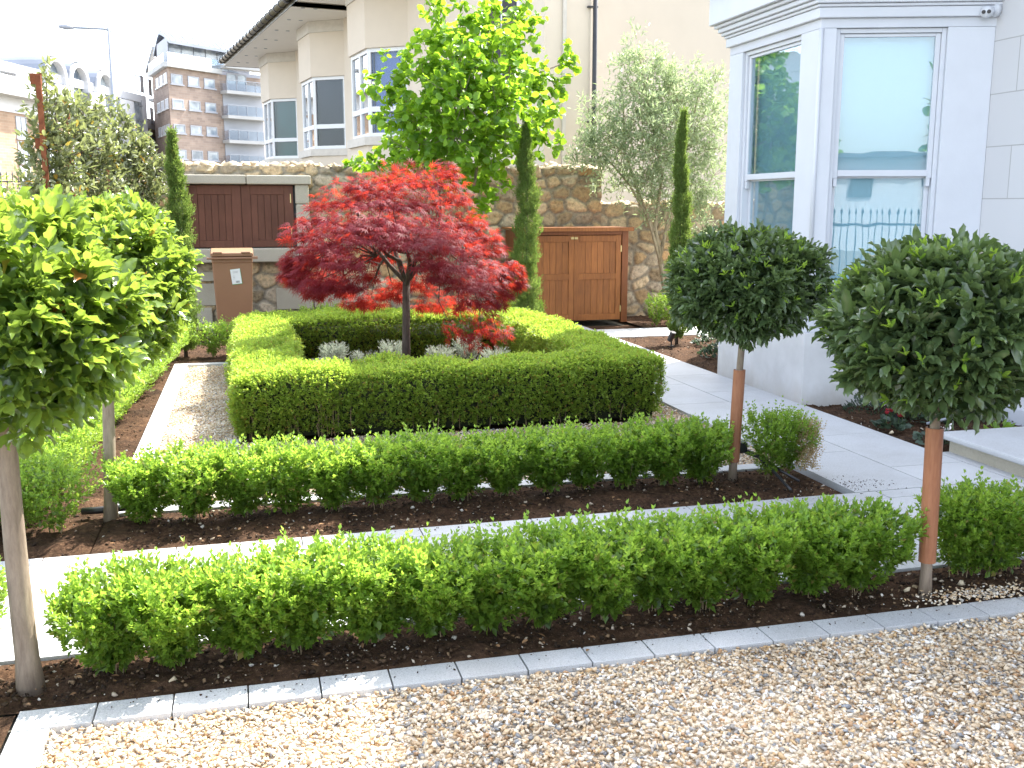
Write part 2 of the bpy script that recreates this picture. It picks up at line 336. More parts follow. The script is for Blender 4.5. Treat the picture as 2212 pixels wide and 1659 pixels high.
def sprigs(P,D,nl,slen,L,W,rs=RS,spread=.8):
    """decussate leaf pairs on a short shoot; returns leaf arrays"""
    n=len(P); D=norm(D); ref=norm(rs.normal(size=(n,3))); A=norm(np.cross(D,ref)); B=np.cross(D,A)
    PP=[];DD=[];LL=[];YY=[]
    slen=np.broadcast_to(slen,(n,))
    for k in range(nl):
        t=(k//2+.3)/(nl/2); s=1 if k%2 else -1; ax=A if (k//2)%2 else B
        PP.append(P+D*(slen*t)[:,None]); tip=t>.8
        DD.append(D*(.55+.7*t)+ax*s*spread*(1.1-.6*t)+rs.normal(0,.15,(n,3)))
        LL.append(np.full(n,L*(1.05-.35*t))*rs.uniform(.8,1.2,n)); YY.append(np.clip(np.full(n,t*.9)+rs.normal(0,.12,n),0,1))
    PP=np.concatenate(PP);DD=np.concatenate(DD);LL=np.concatenate(LL);YY=np.concatenate(YY)
    return PP,DD,LL,LL*W/L,YY
def fbm(P,s,seed=0):
    return np.array([noise.noise(Vector((p[0]*s+seed,p[1]*s+seed*2,p[2]*s))) for p in P])
def boxcore(x0,x1,y0,y1,z0,z1):
    v=np.array([(x,y,z) for z in (z0,z1) for x,y in ((x0,y0),(x1,y0),(x1,y1),(x0,y1))],float)
    f=[(0,3,2,1),(4,5,6,7),(0,1,5,4),(1,2,6,5),(2,3,7,6),(3,0,4,7)]
    return v,np.array(f)
def joincore(cs):
    V=[];Fq=[];n=0
    for v,f in cs: V.append(v);Fq.append(f+n);n+=len(v)
    return np.concatenate(V),np.concatenate(Fq)
# ------------------------------------------------------------------ world, sun, camera
sc=bpy.context.scene
w=bpy.data.worlds.new('World'); sc.world=w; w.use_nodes=True; nt=w.node_tree; nt.nodes.clear()
SUN_AZ=57.; SUN_EL=52.
sky=N(nt,'ShaderNodeTexSky'); sky.sky_type='NISHITA'; sky.sun_disc=False; sky.sun_elevation=R(SUN_EL); sky.sun_rotation=R(SUN_AZ)
sky.air_density=1.0; sky.dust_density=2.2; sky.ozone_density=1.2
bg=N(nt,'ShaderNodeBackground'); bg.inputs[1].default_value=.86; wo=N(nt,'ShaderNodeOutputWorld')
hs_=N(nt,'ShaderNodeHueSaturation'); hs_.inputs['Saturation'].default_value=.5; nt.links.new(sky.outputs[0],hs_.inputs['Color']); nt.links.new(hs_.outputs[0],bg.inputs[0]); nt.links.new(bg.outputs[0],wo.inputs[0])
sd=Vector((math.sin(R(SUN_AZ))*math.cos(R(SUN_EL)),math.cos(R(SUN_AZ))*math.cos(R(SUN_EL)),math.sin(R(SUN_EL))))
sl=bpy.data.lights.new('sun','SUN'); sl.energy=15.; sl.angle=R(.55); sl.color=(1,.955,.88)
so=bpy.data.objects.new('sun',sl); C.objects.link(so); so.rotation_euler=sd.to_track_quat('Z','Y').to_euler(); so.location=(0,0,30)
cd=bpy.data.cameras.new('camera'); cd.sensor_width=36; cd.lens=F/2212*36; cd.clip_end=2000; cd.clip_start=.05
co=bpy.data.objects.new('camera',cd); C.objects.link(co); co.location=(0,0,H)
d=Vector((math.sin(YAW)*math.cos(T),math.cos(YAW)*math.cos(T),-math.sin(T))); co.rotation_euler=d.to_track_quat('-Z','Y').to_euler()
sc.camera=co
sc.view_settings.view_transform='Standard'; sc.view_settings.look='None'; sc.view_settings.exposure=0; sc.view_settings.gamma=1
# ================================================================== SETTING
m=MB(); m.quad((-400,-300,-.06),(400,-300,-.06),(400,500,-.06),(-400,500,-.06)); tag(m.build('ground',M_plain('earth_ground',(.16,.15,.12),.9,.3,.6)),kind='structure')
def soil(name,x0,x1,y0,y1,z=0.0,step=.03,amp=.022,nclod=0):
    nx=int((x1-x0)/step)+2; ny=int((y1-y0)/step)+2
    X,Y=np.meshgrid(np.linspace(x0,x1,nx),np.linspace(y0,y1,ny)); P=np.stack((X.ravel(),Y.ravel(),np.zeros(X.size)),1)
    h=fbm(P,9,1)*amp+fbm(P,28,5)*amp*.7+fbm(P,2.2,9)*amp
    ex=np.minimum(np.minimum(P[:,0]-x0,x1-P[:,0]),np.minimum(P[:,1]-y0,y1-P[:,1])); P[:,2]=z+h*np.clip(ex/.05,0,1)-.012
    idx=np.arange(nx*ny).reshape(ny,nx); q=np.stack((idx[:-1,:-1],idx[:-1,1:],idx[1:,1:],idx[1:,:-1]),-1).reshape(-1)
    V=P;Fq=q;cnt=np.full(len(q)//4,4);mi=np.zeros(len(cnt))
    if nclod:
        CP=np.stack((RS.uniform(x0+.02,x1-.02,nclod),RS.uniform(y0+.02,y1-.02,nclod),np.full(nclod,z-.002)),1)
        sz=.005+.026*RS.rand(nclod)**4
        cv,cf=stones(CP,sz,flat=.6); cv=cv; Fq=np.concatenate((Fq,cf+len(V))); V=np.concatenate((V,cv)); cnt=np.concatenate((cnt,np.full(len(cf)//3,3))); mi=np.concatenate((mi,np.ones(len(cf)//3)))
    o=link(name,npmesh(name,V,Fq,cnt,None,mi),[MT['soil'],MT['litter']]); tag(o,kind='structure'); return o
def _rock(seed):
    import bmesh
    rs=np.random.RandomState(seed); bm=bmesh.new()
    for p in norm(rs.normal(size=(11,3))): bm.verts.new(p*(.75+.25*rs.rand(3)))
    r=bmesh.ops.convex_hull(bm,input=bm.verts); 
    for v in [v for v in bm.verts if not v.link_faces]: bm.verts.remove(v)
    bmesh.ops.triangulate(bm,faces=bm.faces); bm.verts.index_update()
    V=np.array([v.co[:] for v in bm.verts]); Fa=np.array([[v.index for v in f.verts] for f in bm.faces]); bm.free(); return V,Fa
ROCKS=[_rock(s) for s in range(14)]
def stones(P,size,flat=.5,long=1.5,tilt=.35,rs=RS):
    Vs=[];Fs=[];off=0; n=len(P); which=rs.randint(0,len(ROCKS),n); size=np.broadcast_to(size,(n,))
    for k,(rv,rf) in enumerate(ROCKS):
        I=np.where(which==k)[0]; m_=len(I)
        if not m_: continue
        S=np.stack((rs.uniform(.9,long,m_),rs.uniform(.7,1.1,m_),rs.uniform(flat*.6,flat*1.3,m_)),1)*size[I][:,None]*.5
        v=rv[None]*S[:,None,:]
        a=rs.uniform(0,2*np.pi,m_); b=rs.normal(0,tilt,m_); c=rs.normal(0,tilt,m_)
        def rot(v,i,j,an):
            ca,sa=np.cos(an)[:,None],np.sin(an)[:,None]; x=v[:,:,i]*ca-v[:,:,j]*sa; y=v[:,:,i]*sa+v[:,:,j]*ca; v=v.copy(); v[:,:,i]=x; v[:,:,j]=y; return v
        v=rot(v,0,2,b); v=rot(v,1,2,c); v=rot(v,0,1,a)
        v=v+P[I][:,None,:]
        Vs.append(v.reshape(-1,3)); Fs.append((rf[None]+(np.arange(m_)*len(rv))[:,None,None]).reshape(-1)+off); off+=m_*len(rv)
    return np.concatenate(Vs),np.concatenate(Fs)
def gravel(name,rects,dens,size,z,label,near=True):
    Ps=[]
    for (x0,x1,y0,y1) in rects:
        n=int((x1-x0)*(y1-y0)*dens); Ps.append(np.stack((RS.uniform(x0,x1,n),RS.uniform(y0,y1,n),z+RS.uniform(-.011,.006,n)),1))
    P=np.concatenate(Ps); P[:,2]+=.006*np.sin(P[:,0]*5)*np.sin(P[:,1]*4)
    sz=size*RS.uniform(.65,1.35,len(P))
    v,f=stones(P,sz,flat=.55,long=1.7)
    nb=len(v); bs=[];bf=[]
    for k,(x0,x1,y0,y1) in enumerate(rects):
        bs+= [(x0,y0,z-.012),(x1,y0,z-.012),(x1,y1,z-.012),(x0,y1,z-.012)]; bf+=[nb+4*k,nb+4*k+1,nb+4*k+2,nb+4*k+3]
    V=np.concatenate((v,np.array(bs))); Fi=np.concatenate((f,np.array(bf))); cnt=np.concatenate((np.full(len(f)//3,3),np.full(len(rects),4)))
    o=link(name,npmesh(name,V,Fi,cnt),MT['gravel']); tag(o,label,'gravel',kind='stuff'); return o
gravel('gravel_drive',[(-.68,4.2,1.35,3.27)],8300,.0215,-.017,'golden flint gravel of the drive in the foreground')
gravel('gravel_path',[(-.66,-.12,5.75,11.0),(-.12,3.36,5.75,7.25),(3.02,3.36,7.25,11.9)],6500,.017,-.022,'pale gravel around the square clipped hedge')
# pavers
def pavers(name,x0,x1,y0,y1,lx,ly,z=0.,shift=.5,gap=.0055,mat='granite',along='x',first=0):
    m=MB(); g=gap
    if along=='x':
        y=y0;r=first
        while y<y1-1e-6:
            ye=min(y+ly,y1); x=x0-(lx*shift if r%2 else 0)
            while x<x1-1e-6:
                a=max(x,x0); b=min(x+lx,x1)
                if b-a>.02: m.box(a+g/2,b-g/2,y+g/2,ye-g/2,z-.05,z+random.uniform(-.0008,.0008))
                x+=lx
            y=ye;r+=1
    else:
        x=x0;r=first
        while x<x1-1e-6:
            xe=min(x+lx,x1); y=y0-(ly*shift if r%2 else 0)
            while y<y1-1e-6:
                a=max(y,y0); b=min(y+ly,y1)
                if b-a>.02: m.box(x+g/2,xe-g/2,a+g/2,b-g/2,z-.05,z+random.uniform(-.0008,.0008))
                y+=ly
            x=xe;r+=1
    return m
# kerbs: front, left side, strip lines, around gravel path
m=pavers('k',-.8,4.3,3.27,3.41,.245,.14,-.002); m2=pavers('k',-.8,-.68,-1.0,3.27,.12,.5,-.002); m.f+=[tuple(i+len(m.v) for i in f) for f in m2.f]; m.v+=m2.v
tag(m.build('drive_kerb',MT['granite'],bevel=.002),kind='structure')
m=pavers('k',-1.9,4.46,4.84,4.98,.30,.14,0); m2=pavers('k',-1.9,4.46,3.82,4.84,.9,.51,0)
m.f+=[tuple(i+len(m.v) for i in f) for f in m2.f]; m.v+=m2.v; tag(m.build('garden_path',MT['granite'],bevel=.0015),kind='structure')
m=pavers('k',-.66,3.25,5.62,5.74,.5,.12,.0); m2=pavers('k',-.80,-.66,5.62,11.06,.14,.5,.0); 
for q in (m2,pavers('k',-.66,-.1,10.95,11.06,.5,.11,0.),pavers('k',-.18,-.12,7.1,7.3,.06,.2,0)): m.f+=[tuple(i+len(m.v) for i in f) for f in q.f]; m.v+=q.v
tag(m.build('gravel_path_kerb',MT['granite'],bevel=.0015),kind='structure')
m=pavers('k',3.37,4.46,4.985,13.45,.545,.9,0.,along='y'); m2=pavers('k',4.465,4.9,-.5,5.7,.43,.9,0,along='y')
for q in (m2,pavers('k',4.465,8.5,11.95,12.75,.9,.4,0)): m.f+=[tuple(i+len(m.v) for i in f) for f in q.f]; m.v+=q.v
tag(m.build('house_path',MT['granite'],bevel=.0015),kind='structure')
m=MB()
for b in ((3.6,4.46,-.5,3.81),): m=pavers('k',3.64,4.46,-.5,3.815,.41,.6,-.002,along='y')
tag(m.build('side_path',MT['granite'],bevel=.0015),kind='structure')
m=MB(); m.box(-1.95,4.5,3.8,13.5,-.059,-.045); m.box(3.3,8.6,-.6,13.5,-.058,-.046); tag(m.build('path_bedding',MT['soil']),kind='structure')
soil('front_bed',-1.3,3.56,3.415,3.815,.0,.02,.022,5200)
soil('middle_bed',-.80,3.30,4.985,5.615,.0,.022,.022,4200)
soil('left_bed',-2.3,-.805,4.985,14.2,.0,.045,.035,5200)
soil('back_bed',-.8,3.36,11.07,14.2,.0,.06,.03,2600)
soil('hedge_square_bed',.2,2.85,7.5,11,.0,.05,.04,1800)
soil('window_bed',4.47,5.9,5.7,7.6,.0,.03,.03,2600)
soil('cypress_bed',4.47,5.9,8.7,11.94,.0,.05,.03,1800)
soil('shed_bed',5.26,8.5,12.76,14.3,.0,.06,.03,700)
soil('left_front_bed',-2.3,-.81,-1,3.4,.0,.06,.03,1500)
# far street
m=MB(); m.quad((-60,30,-.04),(60,30,-.04),(60,60,-.04),(-60,60,-.04)); tag(m.build('street',M_plain('asphalt',(.05,.05,.052),.9,.2,2)),kind='structure')
# ================================================================== HEDGES
def twigs(parent,P,n,h,lean=.04,mat='twig',name='stems',r=.0025):
    m=MB()
    for (x,y) in P:
        for k in range(n):
            a=random.uniform(0,6.28); r0=random.uniform(0,.04); q=random.uniform(.5,1)
            x0,y0=x+r0*math.cos(a),y+r0*math.sin(a); l=random.uniform(0,lean)*2.2
            m.tube([(x0,y0,-.02),(x0+l*.4*math.cos(a),y0+l*.4*math.sin(a),h*q*.5),(x0+l*math.cos(a)+random.uniform(-.01,.01),y0+l*math.sin(a),h*q)],[r,r*.8,r*.5],5,False)
    return tag(m.build(name,MT[mat],parent),kind='stuff')
def plant_row(name,label,plants,h,mat='box',ns=300,nl=8,leaf=(.0205,.0115),rad=.17,group=None,dead=None):
    """plants: list of (x,y,scale). separate bulging box plants grown together"""
    x,y,_=plants[len(plants)//2]; root=empty(name,(x,y,0),label,'hedge' if len(plants)>2 else 'bush',group)
    PP=[];DD=[];sl=[]; FP=[];FD=[]
    for (x,y,s) in plants:
        n=int(ns*s); u=RS.rand(n); z=h*s*(.10+.86*u**.62); th=RS.uniform(0,2*np.pi,n); zz=z/(h*s)
        prof=rad*s*np.interp(zz,[0,.2,.45,.65,.85,1.0],[.42,.46,.74,1.08,1.06,.88])
        ct=RS.rand(n)<.30; rr=np.where(ct&(zz>.8),np.sqrt(RS.rand(n)),RS.uniform(.72,1.0,n))*prof
        lump=1+.26*np.sin(th*3+x*19)+.16*np.sin(th*5+z*40+x*7)
        rr=rr*np.clip(lump,.7,1.35)
        zj=z+RS.normal(0,.012,n)
        px=x+rr*np.cos(th); py=y+rr*np.sin(th)*.95
        PP.append(np.stack((px,py,zj),1))
        o=np.interp(zz,[0,.6,1],[1.0,.7,.35]); DD.append(np.stack((np.cos(th)*o,np.sin(th)*o,np.interp(zz,[0,.5,1],[.35,.6,1.0])),1)+RS.normal(0,.22,(n,3)))
        sl.append(np.interp(zz,[0,.8,1],[.035,.045,.06])*RS.uniform(.7,1.3,n)*np.where((zz>.9)&(RS.rand(n)<.2),1.7,1))
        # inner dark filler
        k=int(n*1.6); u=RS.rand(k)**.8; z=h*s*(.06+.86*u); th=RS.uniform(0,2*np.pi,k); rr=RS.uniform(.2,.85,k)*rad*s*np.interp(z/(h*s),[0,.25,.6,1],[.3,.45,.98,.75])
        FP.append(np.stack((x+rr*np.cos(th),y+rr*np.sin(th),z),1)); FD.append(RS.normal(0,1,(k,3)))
    P=np.concatenate(PP);D=np.concatenate(DD);S=np.concatenate(sl)
    p,dd,l,ww,yy=sprigs(P,D,nl,S,leaf[0],leaf[1])
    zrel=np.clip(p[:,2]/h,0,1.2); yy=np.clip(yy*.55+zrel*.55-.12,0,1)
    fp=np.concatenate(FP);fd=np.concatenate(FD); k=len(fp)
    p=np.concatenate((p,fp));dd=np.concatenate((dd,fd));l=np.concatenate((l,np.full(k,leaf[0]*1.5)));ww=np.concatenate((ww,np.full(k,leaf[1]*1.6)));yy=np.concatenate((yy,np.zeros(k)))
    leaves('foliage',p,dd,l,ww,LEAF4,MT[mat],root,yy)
    twigs(root,[(x,y) for x,y,_ in plants],5,h*.8)
    # long shoots above
    return root
def rowpts(x0,x1,y,n,jit=.02):
    return [(x0+(x1-x0)*(i+.5)/n+random.uniform(-jit,jit),y+random.uniform(-jit,jit)*.7,random.uniform(.93,1.08)) for i in range(n)]
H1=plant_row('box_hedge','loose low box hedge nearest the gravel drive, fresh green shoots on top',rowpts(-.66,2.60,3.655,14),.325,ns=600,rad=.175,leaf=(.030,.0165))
H1b=plant_row('box_hedge','short box hedge piece right of the sleeved trunk, by the drive kerb corner',[(3.05,3.68,.96),(3.17,3.66,1.0),(3.28,3.68,.92)],.38,ns=420,rad=.15,leaf=(.028,.0155))
H1c=plant_row('box_bush','small box bush cut by the left photo edge, left of the foremost grey trunk',[(-1.04,3.72,.95),(-1.2,3.6,1.0)],.40,ns=400,rad=.15)
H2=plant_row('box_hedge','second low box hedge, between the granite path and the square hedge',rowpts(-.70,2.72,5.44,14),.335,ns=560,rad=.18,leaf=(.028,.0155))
H2b=plant_row('box_bush','box bush with browned dead twigs on its right side, beside the paved path',[(3.05,5.42,1.0),(3.2,5.46,.9)],.40,ns=430,rad=.15)
n=700; P=np.stack((RS.uniform(3.22,3.36,n),RS.uniform(5.33,5.5,n),RS.uniform(.03,.33,n)),1); p,dd,l,ww,yy=sprigs(P,np.stack((RS.uniform(.1,.7,n),RS.normal(0,.3,n),np.full(n,1.)),1),5,.04,.017,.007)
o=leaves('dead_twigs',p,dd,l,ww,LEAF4,MT['deadbox'],H2b,yy); o['label']='dry straw coloured dead shoots'
# left hedge running away from the camera
pts=[(-1.02+random.uniform(-.02,.02),5.36,1.0),(-1.2,5.40,1.02),(-1.4,5.42,1.0)]+[(-1.20+random.uniform(-.03,.03)+.012*k,5.62+.23*k,random.uniform(.95,1.06)) for k in range(26)]+[(-1.42+.012*k,5.62+.4*k,1.0) for k in range(14)]
H3=plant_row('box_hedge','long box hedge running away along the left soil bed',pts,.37,ns=330,rad=.20)
for (lab,pl,hh) in (('small round box bush between the brown bin and the gravel path',[(-.42,11.45,1.0),(-.2,11.5,.95),(0.02,11.55,1.)],.38),
    ('box bush at the foot of the stone wall, right of the wooden store',[(5.45,12.95,1.0),(5.68,13.0,1.05),(5.9,12.95,1.0)],.42),
    ('small box bush behind the square hedge, left of the maple trunk',[(.75,12.9,.9),(1.0,12.95,.95),(1.25,12.9,.85)],.42),
    ('small box bush behind the square hedge, left of the wooden store',[(3.3,12.7,1),(3.6,12.75,1.0)],.42),
    ('dark box bush in the bed at the far end of the left soil strip',[(-1.0,11.6,.9),(-1.15,11.9,1)],.36)):
    plant_row('box_bush',lab,pl,hh,ns=260,nl=6,leaf=(.024,.014),rad=.17)
# square clipped hedge
def square_hedge():
    x0,x1,y0,y1,h,wd=-.14,3.12,7.22,11.25,.45,.50
    root=empty('square_box_hedge',((x0+x1)/2,y0,0),'tall clipped box hedge forming a hollow square around the red maple','hedge')
    P=[];Nn=[]
    def face(n,f,nrm):
        u,v=RS.rand(n),RS.rand(n); p=f(u,v); P.append(p); Nn.append(np.tile(nrm,(n,1)))
    den=3700
    def rect_side(xa,ya,xb,yb,nrm,z0=.02,k=1.,):
        L_=math.hypot(xb-xa,yb-ya); n=int(L_*(h-z0)*den*k)
        face(n,lambda u,v:np.stack((xa+(xb-xa)*u,ya+(yb-ya)*u,z0+(h-z0)*v),1),nrm)
    rect_side(x0,y0,x1,y0,(0,-1,0)); rect_side(x0,y0,x0,y1,(-1,0,0)); rect_side(x1,y0,x1,y1,(1,0,0),k=.6); rect_side(x0,y1,x1,y1,(0,1,0),k=.25)
    rect_side(x0+wd,y1-wd,x1-wd,y1-wd,(0,-1,0)); rect_side(x1-wd,y0+wd,x1-wd,y1-wd,(-1,0,0)); rect_side(x0+wd,y0+wd,x0+wd,y1-wd,(1,0,0),k=.6); rect_side(x0+wd,y0+wd,x1-wd,y0+wd,(0,1,0),k=.4)
    for (a,b,c,d_) in ((x0,x1,y0,y0+wd),(x0,x1,y1-wd,y1),(x0,x0+wd,y0+wd,y1-wd),(x1-wd,x1,y0+wd,y1-wd)):
        n=int((b-a)*(d_-c)*den*1.15); face(n,lambda u,v:np.stack((a+(b-a)*u,c+(d_-c)*v,np.full(len(u),h)),1),(0,0,1))
    P=np.concatenate(P);Nn=np.concatenate(Nn).astype(float)
    # round the shoulders and make it lumpy
    lump=fbm(P,4.5,3)*.055+fbm(P,1.6,8)*.05
    P=P+Nn*(lump[:,None]-.012)
    top=Nn[:,2]>.5; 
    ed=np.minimum(np.minimum(np.abs(P[:,0]-x0),np.abs(x1-P[:,0])),np.minimum(np.abs(P[:,1]-y0),np.abs(P[:,1]-y1)))
    P[top,2]-=.045*np.clip(1-ed[top]/.09,0,1)**2
    side=~top; P[side]-=Nn[side]*(.05*np.clip((P[side,2]-h+.09)/.09,0,1)**2)[:,None]
    P[side]-=Nn[side]*(.05*np.clip((.2-P[side,2])/.2,0,1))[:,None]
    # thin out low on the faces
    keep=(P[:,2]>.2)|(RS.rand(len(P))<.85)|top; P=P[keep];Nn=Nn[keep]; P+=RS.normal(0,.012,P.shape)
    D=Nn*.7+np.array((0,0,.55))+RS.normal(0,.4,Nn.shape)
    p,dd,l,ww,yy=sprigs(P,D,6,.048,.026,.015)
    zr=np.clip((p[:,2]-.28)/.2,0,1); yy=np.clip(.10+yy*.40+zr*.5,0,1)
    a=.07
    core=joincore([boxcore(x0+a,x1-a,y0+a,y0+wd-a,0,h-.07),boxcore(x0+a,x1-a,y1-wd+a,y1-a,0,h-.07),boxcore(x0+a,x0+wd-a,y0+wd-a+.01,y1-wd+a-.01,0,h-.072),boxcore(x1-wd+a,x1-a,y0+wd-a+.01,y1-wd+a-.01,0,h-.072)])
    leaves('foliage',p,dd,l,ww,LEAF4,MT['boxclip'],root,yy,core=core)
    m=MB()
    for k in range(70):
        x=x0+.05+(x1-x0-.1)*random.random()**1.6 if k<55 else x0+.03; y=y0+random.uniform(.02,.06) if k<55 else random.uniform(y0,y1)
        hh=random.uniform(.12,.34); m.tube([(x,y+.03,-.01),(x+random.uniform(-.02,.02),y+.01,hh*.5),(x+random.uniform(-.05,.05),y+.0,hh)],[.0035,.003,.0018],5,False)
    tag(m.build('stems',MT['twig'],root),kind='stuff')
square_hedge()
# ================================================================== STANDARD BAY TREES
def ball_tree(name,label,x,y,z0,z1,r,n,mat,leaf,sleeve=None,lean=(0,0),tr=.022,cx=0,cy=0,buds=True):
    root=empty(name,(x,y,0),label,'bay tree','bay trees clipped as balls on bare stems')
    zc=(z0+z1)/2; hz=(z1-z0)/2; X=x+cx;Y=y+cy
    # shell sprigs
    ns=n; dirs=norm(RS.normal(size=(ns,3))); rr=RS.uniform(.80,1.0,ns)*(1+.07*np.sin(dirs[:,0]*7+x)+.06*np.sin(dirs[:,2]*9+dirs[:,1]*5))
    # squarish profile: superellipsoid
    q=(np.abs(dirs[:,0]**2+dirs[:,1]**2)**1.25+np.abs(dirs[:,2])**2.5)**(-1/2.5)
    Pn=dirs*q[:,None]*rr[:,None]*np.array((r-leaf[0]*.7,r-leaf[0]*.7,hz-leaf[0]*.5)); P=Pn+np.array((X,Y,zc))
    D=dirs*.9+np.array((0,0,.25))+RS.normal(0,.35,(ns,3))
    p,dd,l,ww,yy=sprigs(P,D,7,.055,leaf[0],leaf[1],spread=1.0)
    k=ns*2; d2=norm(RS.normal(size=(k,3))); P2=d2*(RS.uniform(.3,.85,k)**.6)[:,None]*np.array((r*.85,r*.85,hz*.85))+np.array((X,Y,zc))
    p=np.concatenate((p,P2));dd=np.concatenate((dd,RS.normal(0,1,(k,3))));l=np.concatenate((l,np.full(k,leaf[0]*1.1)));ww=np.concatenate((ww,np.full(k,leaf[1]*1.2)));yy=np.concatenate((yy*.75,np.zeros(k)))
    leaves('crown',p,dd,l*RS.uniform(.75,1.15,len(l)),ww,LEAFW,MT[mat],root,yy,smooth=True,roll=1.0)
    if buds:
        kb=int(ns*.13); db=norm(RS.normal(size=(kb,3))+np.array((0,0,.4))); Pb=db*np.array((r*.98,r*.98,hz*.98))+np.array((X,Y,zc))
        p,dd,l,ww,yy=sprigs(Pb,db+np.array((0,0,.9)),4,.02,leaf[0]*.55,leaf[1]*.45,spread=.5)
        tag(leaves('young_shoots',p,dd,l,ww,LEAF9,MT['young'],root,yy),kind='stuff')
    m=MB(); zt=zc-.1; lx,ly=lean
    pts=[(x+(X-x)*t+lx*math.sin(t*3.14),y+(Y-y)*t+ly*math.sin(t*3.14),-.03+(zt+.03)*t) for t in [i/9 for i in range(10)]]
    m.tube(pts,[tr*(1.35 if i==0 else 1.12-.3*i/9) for i in range(10)],12)
    for k in range(9):
        a=k*2.4; e=(X+math.cos(a)*r*.6,Y+math.sin(a)*r*.6,zc+random.uniform(-.12,.15)); s=(X,Y,zt-.07+.02*(k%3)); m.tube([s,((s[0]+e[0])/2,(s[1]+e[1])/2,(s[2]+e[2])/2-.03),e],[tr*.5,tr*.35,tr*.15],6)
    m.build('trunk',MT['bark'],root,True)
    if sleeve:
        m=MB(); a,b=sleeve; nn=16; Rr=.036
        def P_(t): 
            f=(t-(-.03))/(zt+.03); return (x+(X-x)*f+lx*math.sin(f*3.14),y+(Y-y)*f+ly*math.sin(f*3.14))
        i=0; A=[R(a0) for a0 in np.linspace(-250,70,nn)]
        for (z,rad) in ((a,Rr),(b,Rr),(b,Rr-.005),(a,Rr-.005)):
            c=P_(z)
            for t in A: m.v.append((c[0]+rad*math.cos(t),c[1]+rad*math.sin(t),z))
        for k in range(4):
            for j in range(nn-1): m.f.append((k*nn+j,k*nn+j+1,((k+1)%4)*nn+j+1,((k+1)%4)*nn+j))
        m.build('trunk_sleeve',MT['sleeve'],root)
    return root
ball_tree('bay_tree','rightmost clipped bay ball with dark leaves and a brown sleeve, by the granite step',2.775,3.55,.81,1.49,.465,640,'bay',(.092,.037),(.14,.73),cx=-.02,tr=.022)
ball_tree('bay_tree','clipped bay ball with brown sleeved stem in front of the white bay window',2.83,5.47,.87,1.50,.475,720,'bay',(.082,.031),(.10,.67),lean=(-.01,0),cx=.045,tr=.022)
ball_tree('bay_tree','large sunlit laurel ball at the left photo edge on a thick bare grey trunk',-.80,3.60,.90,1.65,.465,520,'baylit',(.090,.042),None,cx=.0,tr=.037,buds=False,lean=(-.01,0))
ball_tree('bay_tree','sunlit laurel ball behind the foremost left one, on a slimmer trunk',-.77,5.55,.84,1.67,.46,640,'baylit',(.085,.040),None,cx=.05,tr=.031,buds=False)
# slim trunk further back left
t=empty('young_tree',(-1.42,7.3,0),'slim young tree with thin stem rising from the left hedge','tree')
m=MB(); m.tube([(-1.42,7.3,0),(-1.41,7.3,.8),(-1.40,7.32,1.5)],[.022,.018,.012],8); m.build('trunk',MT['bark'],t,True)
n=260; dr=norm(RS.normal(size=(n,3))); P=dr*np.array((.38,.38,.34))*RS.uniform(.5,1,(n,1))+np.array((-1.40,7.32,1.38)); p,dd,l,ww,yy=sprigs(P,dr+np.array((0,0,.3)),7,.05,.07,.03); leaves('crown',p,dd,l,ww,LEAF9,MT['baylit'],t,yy,smooth=True)
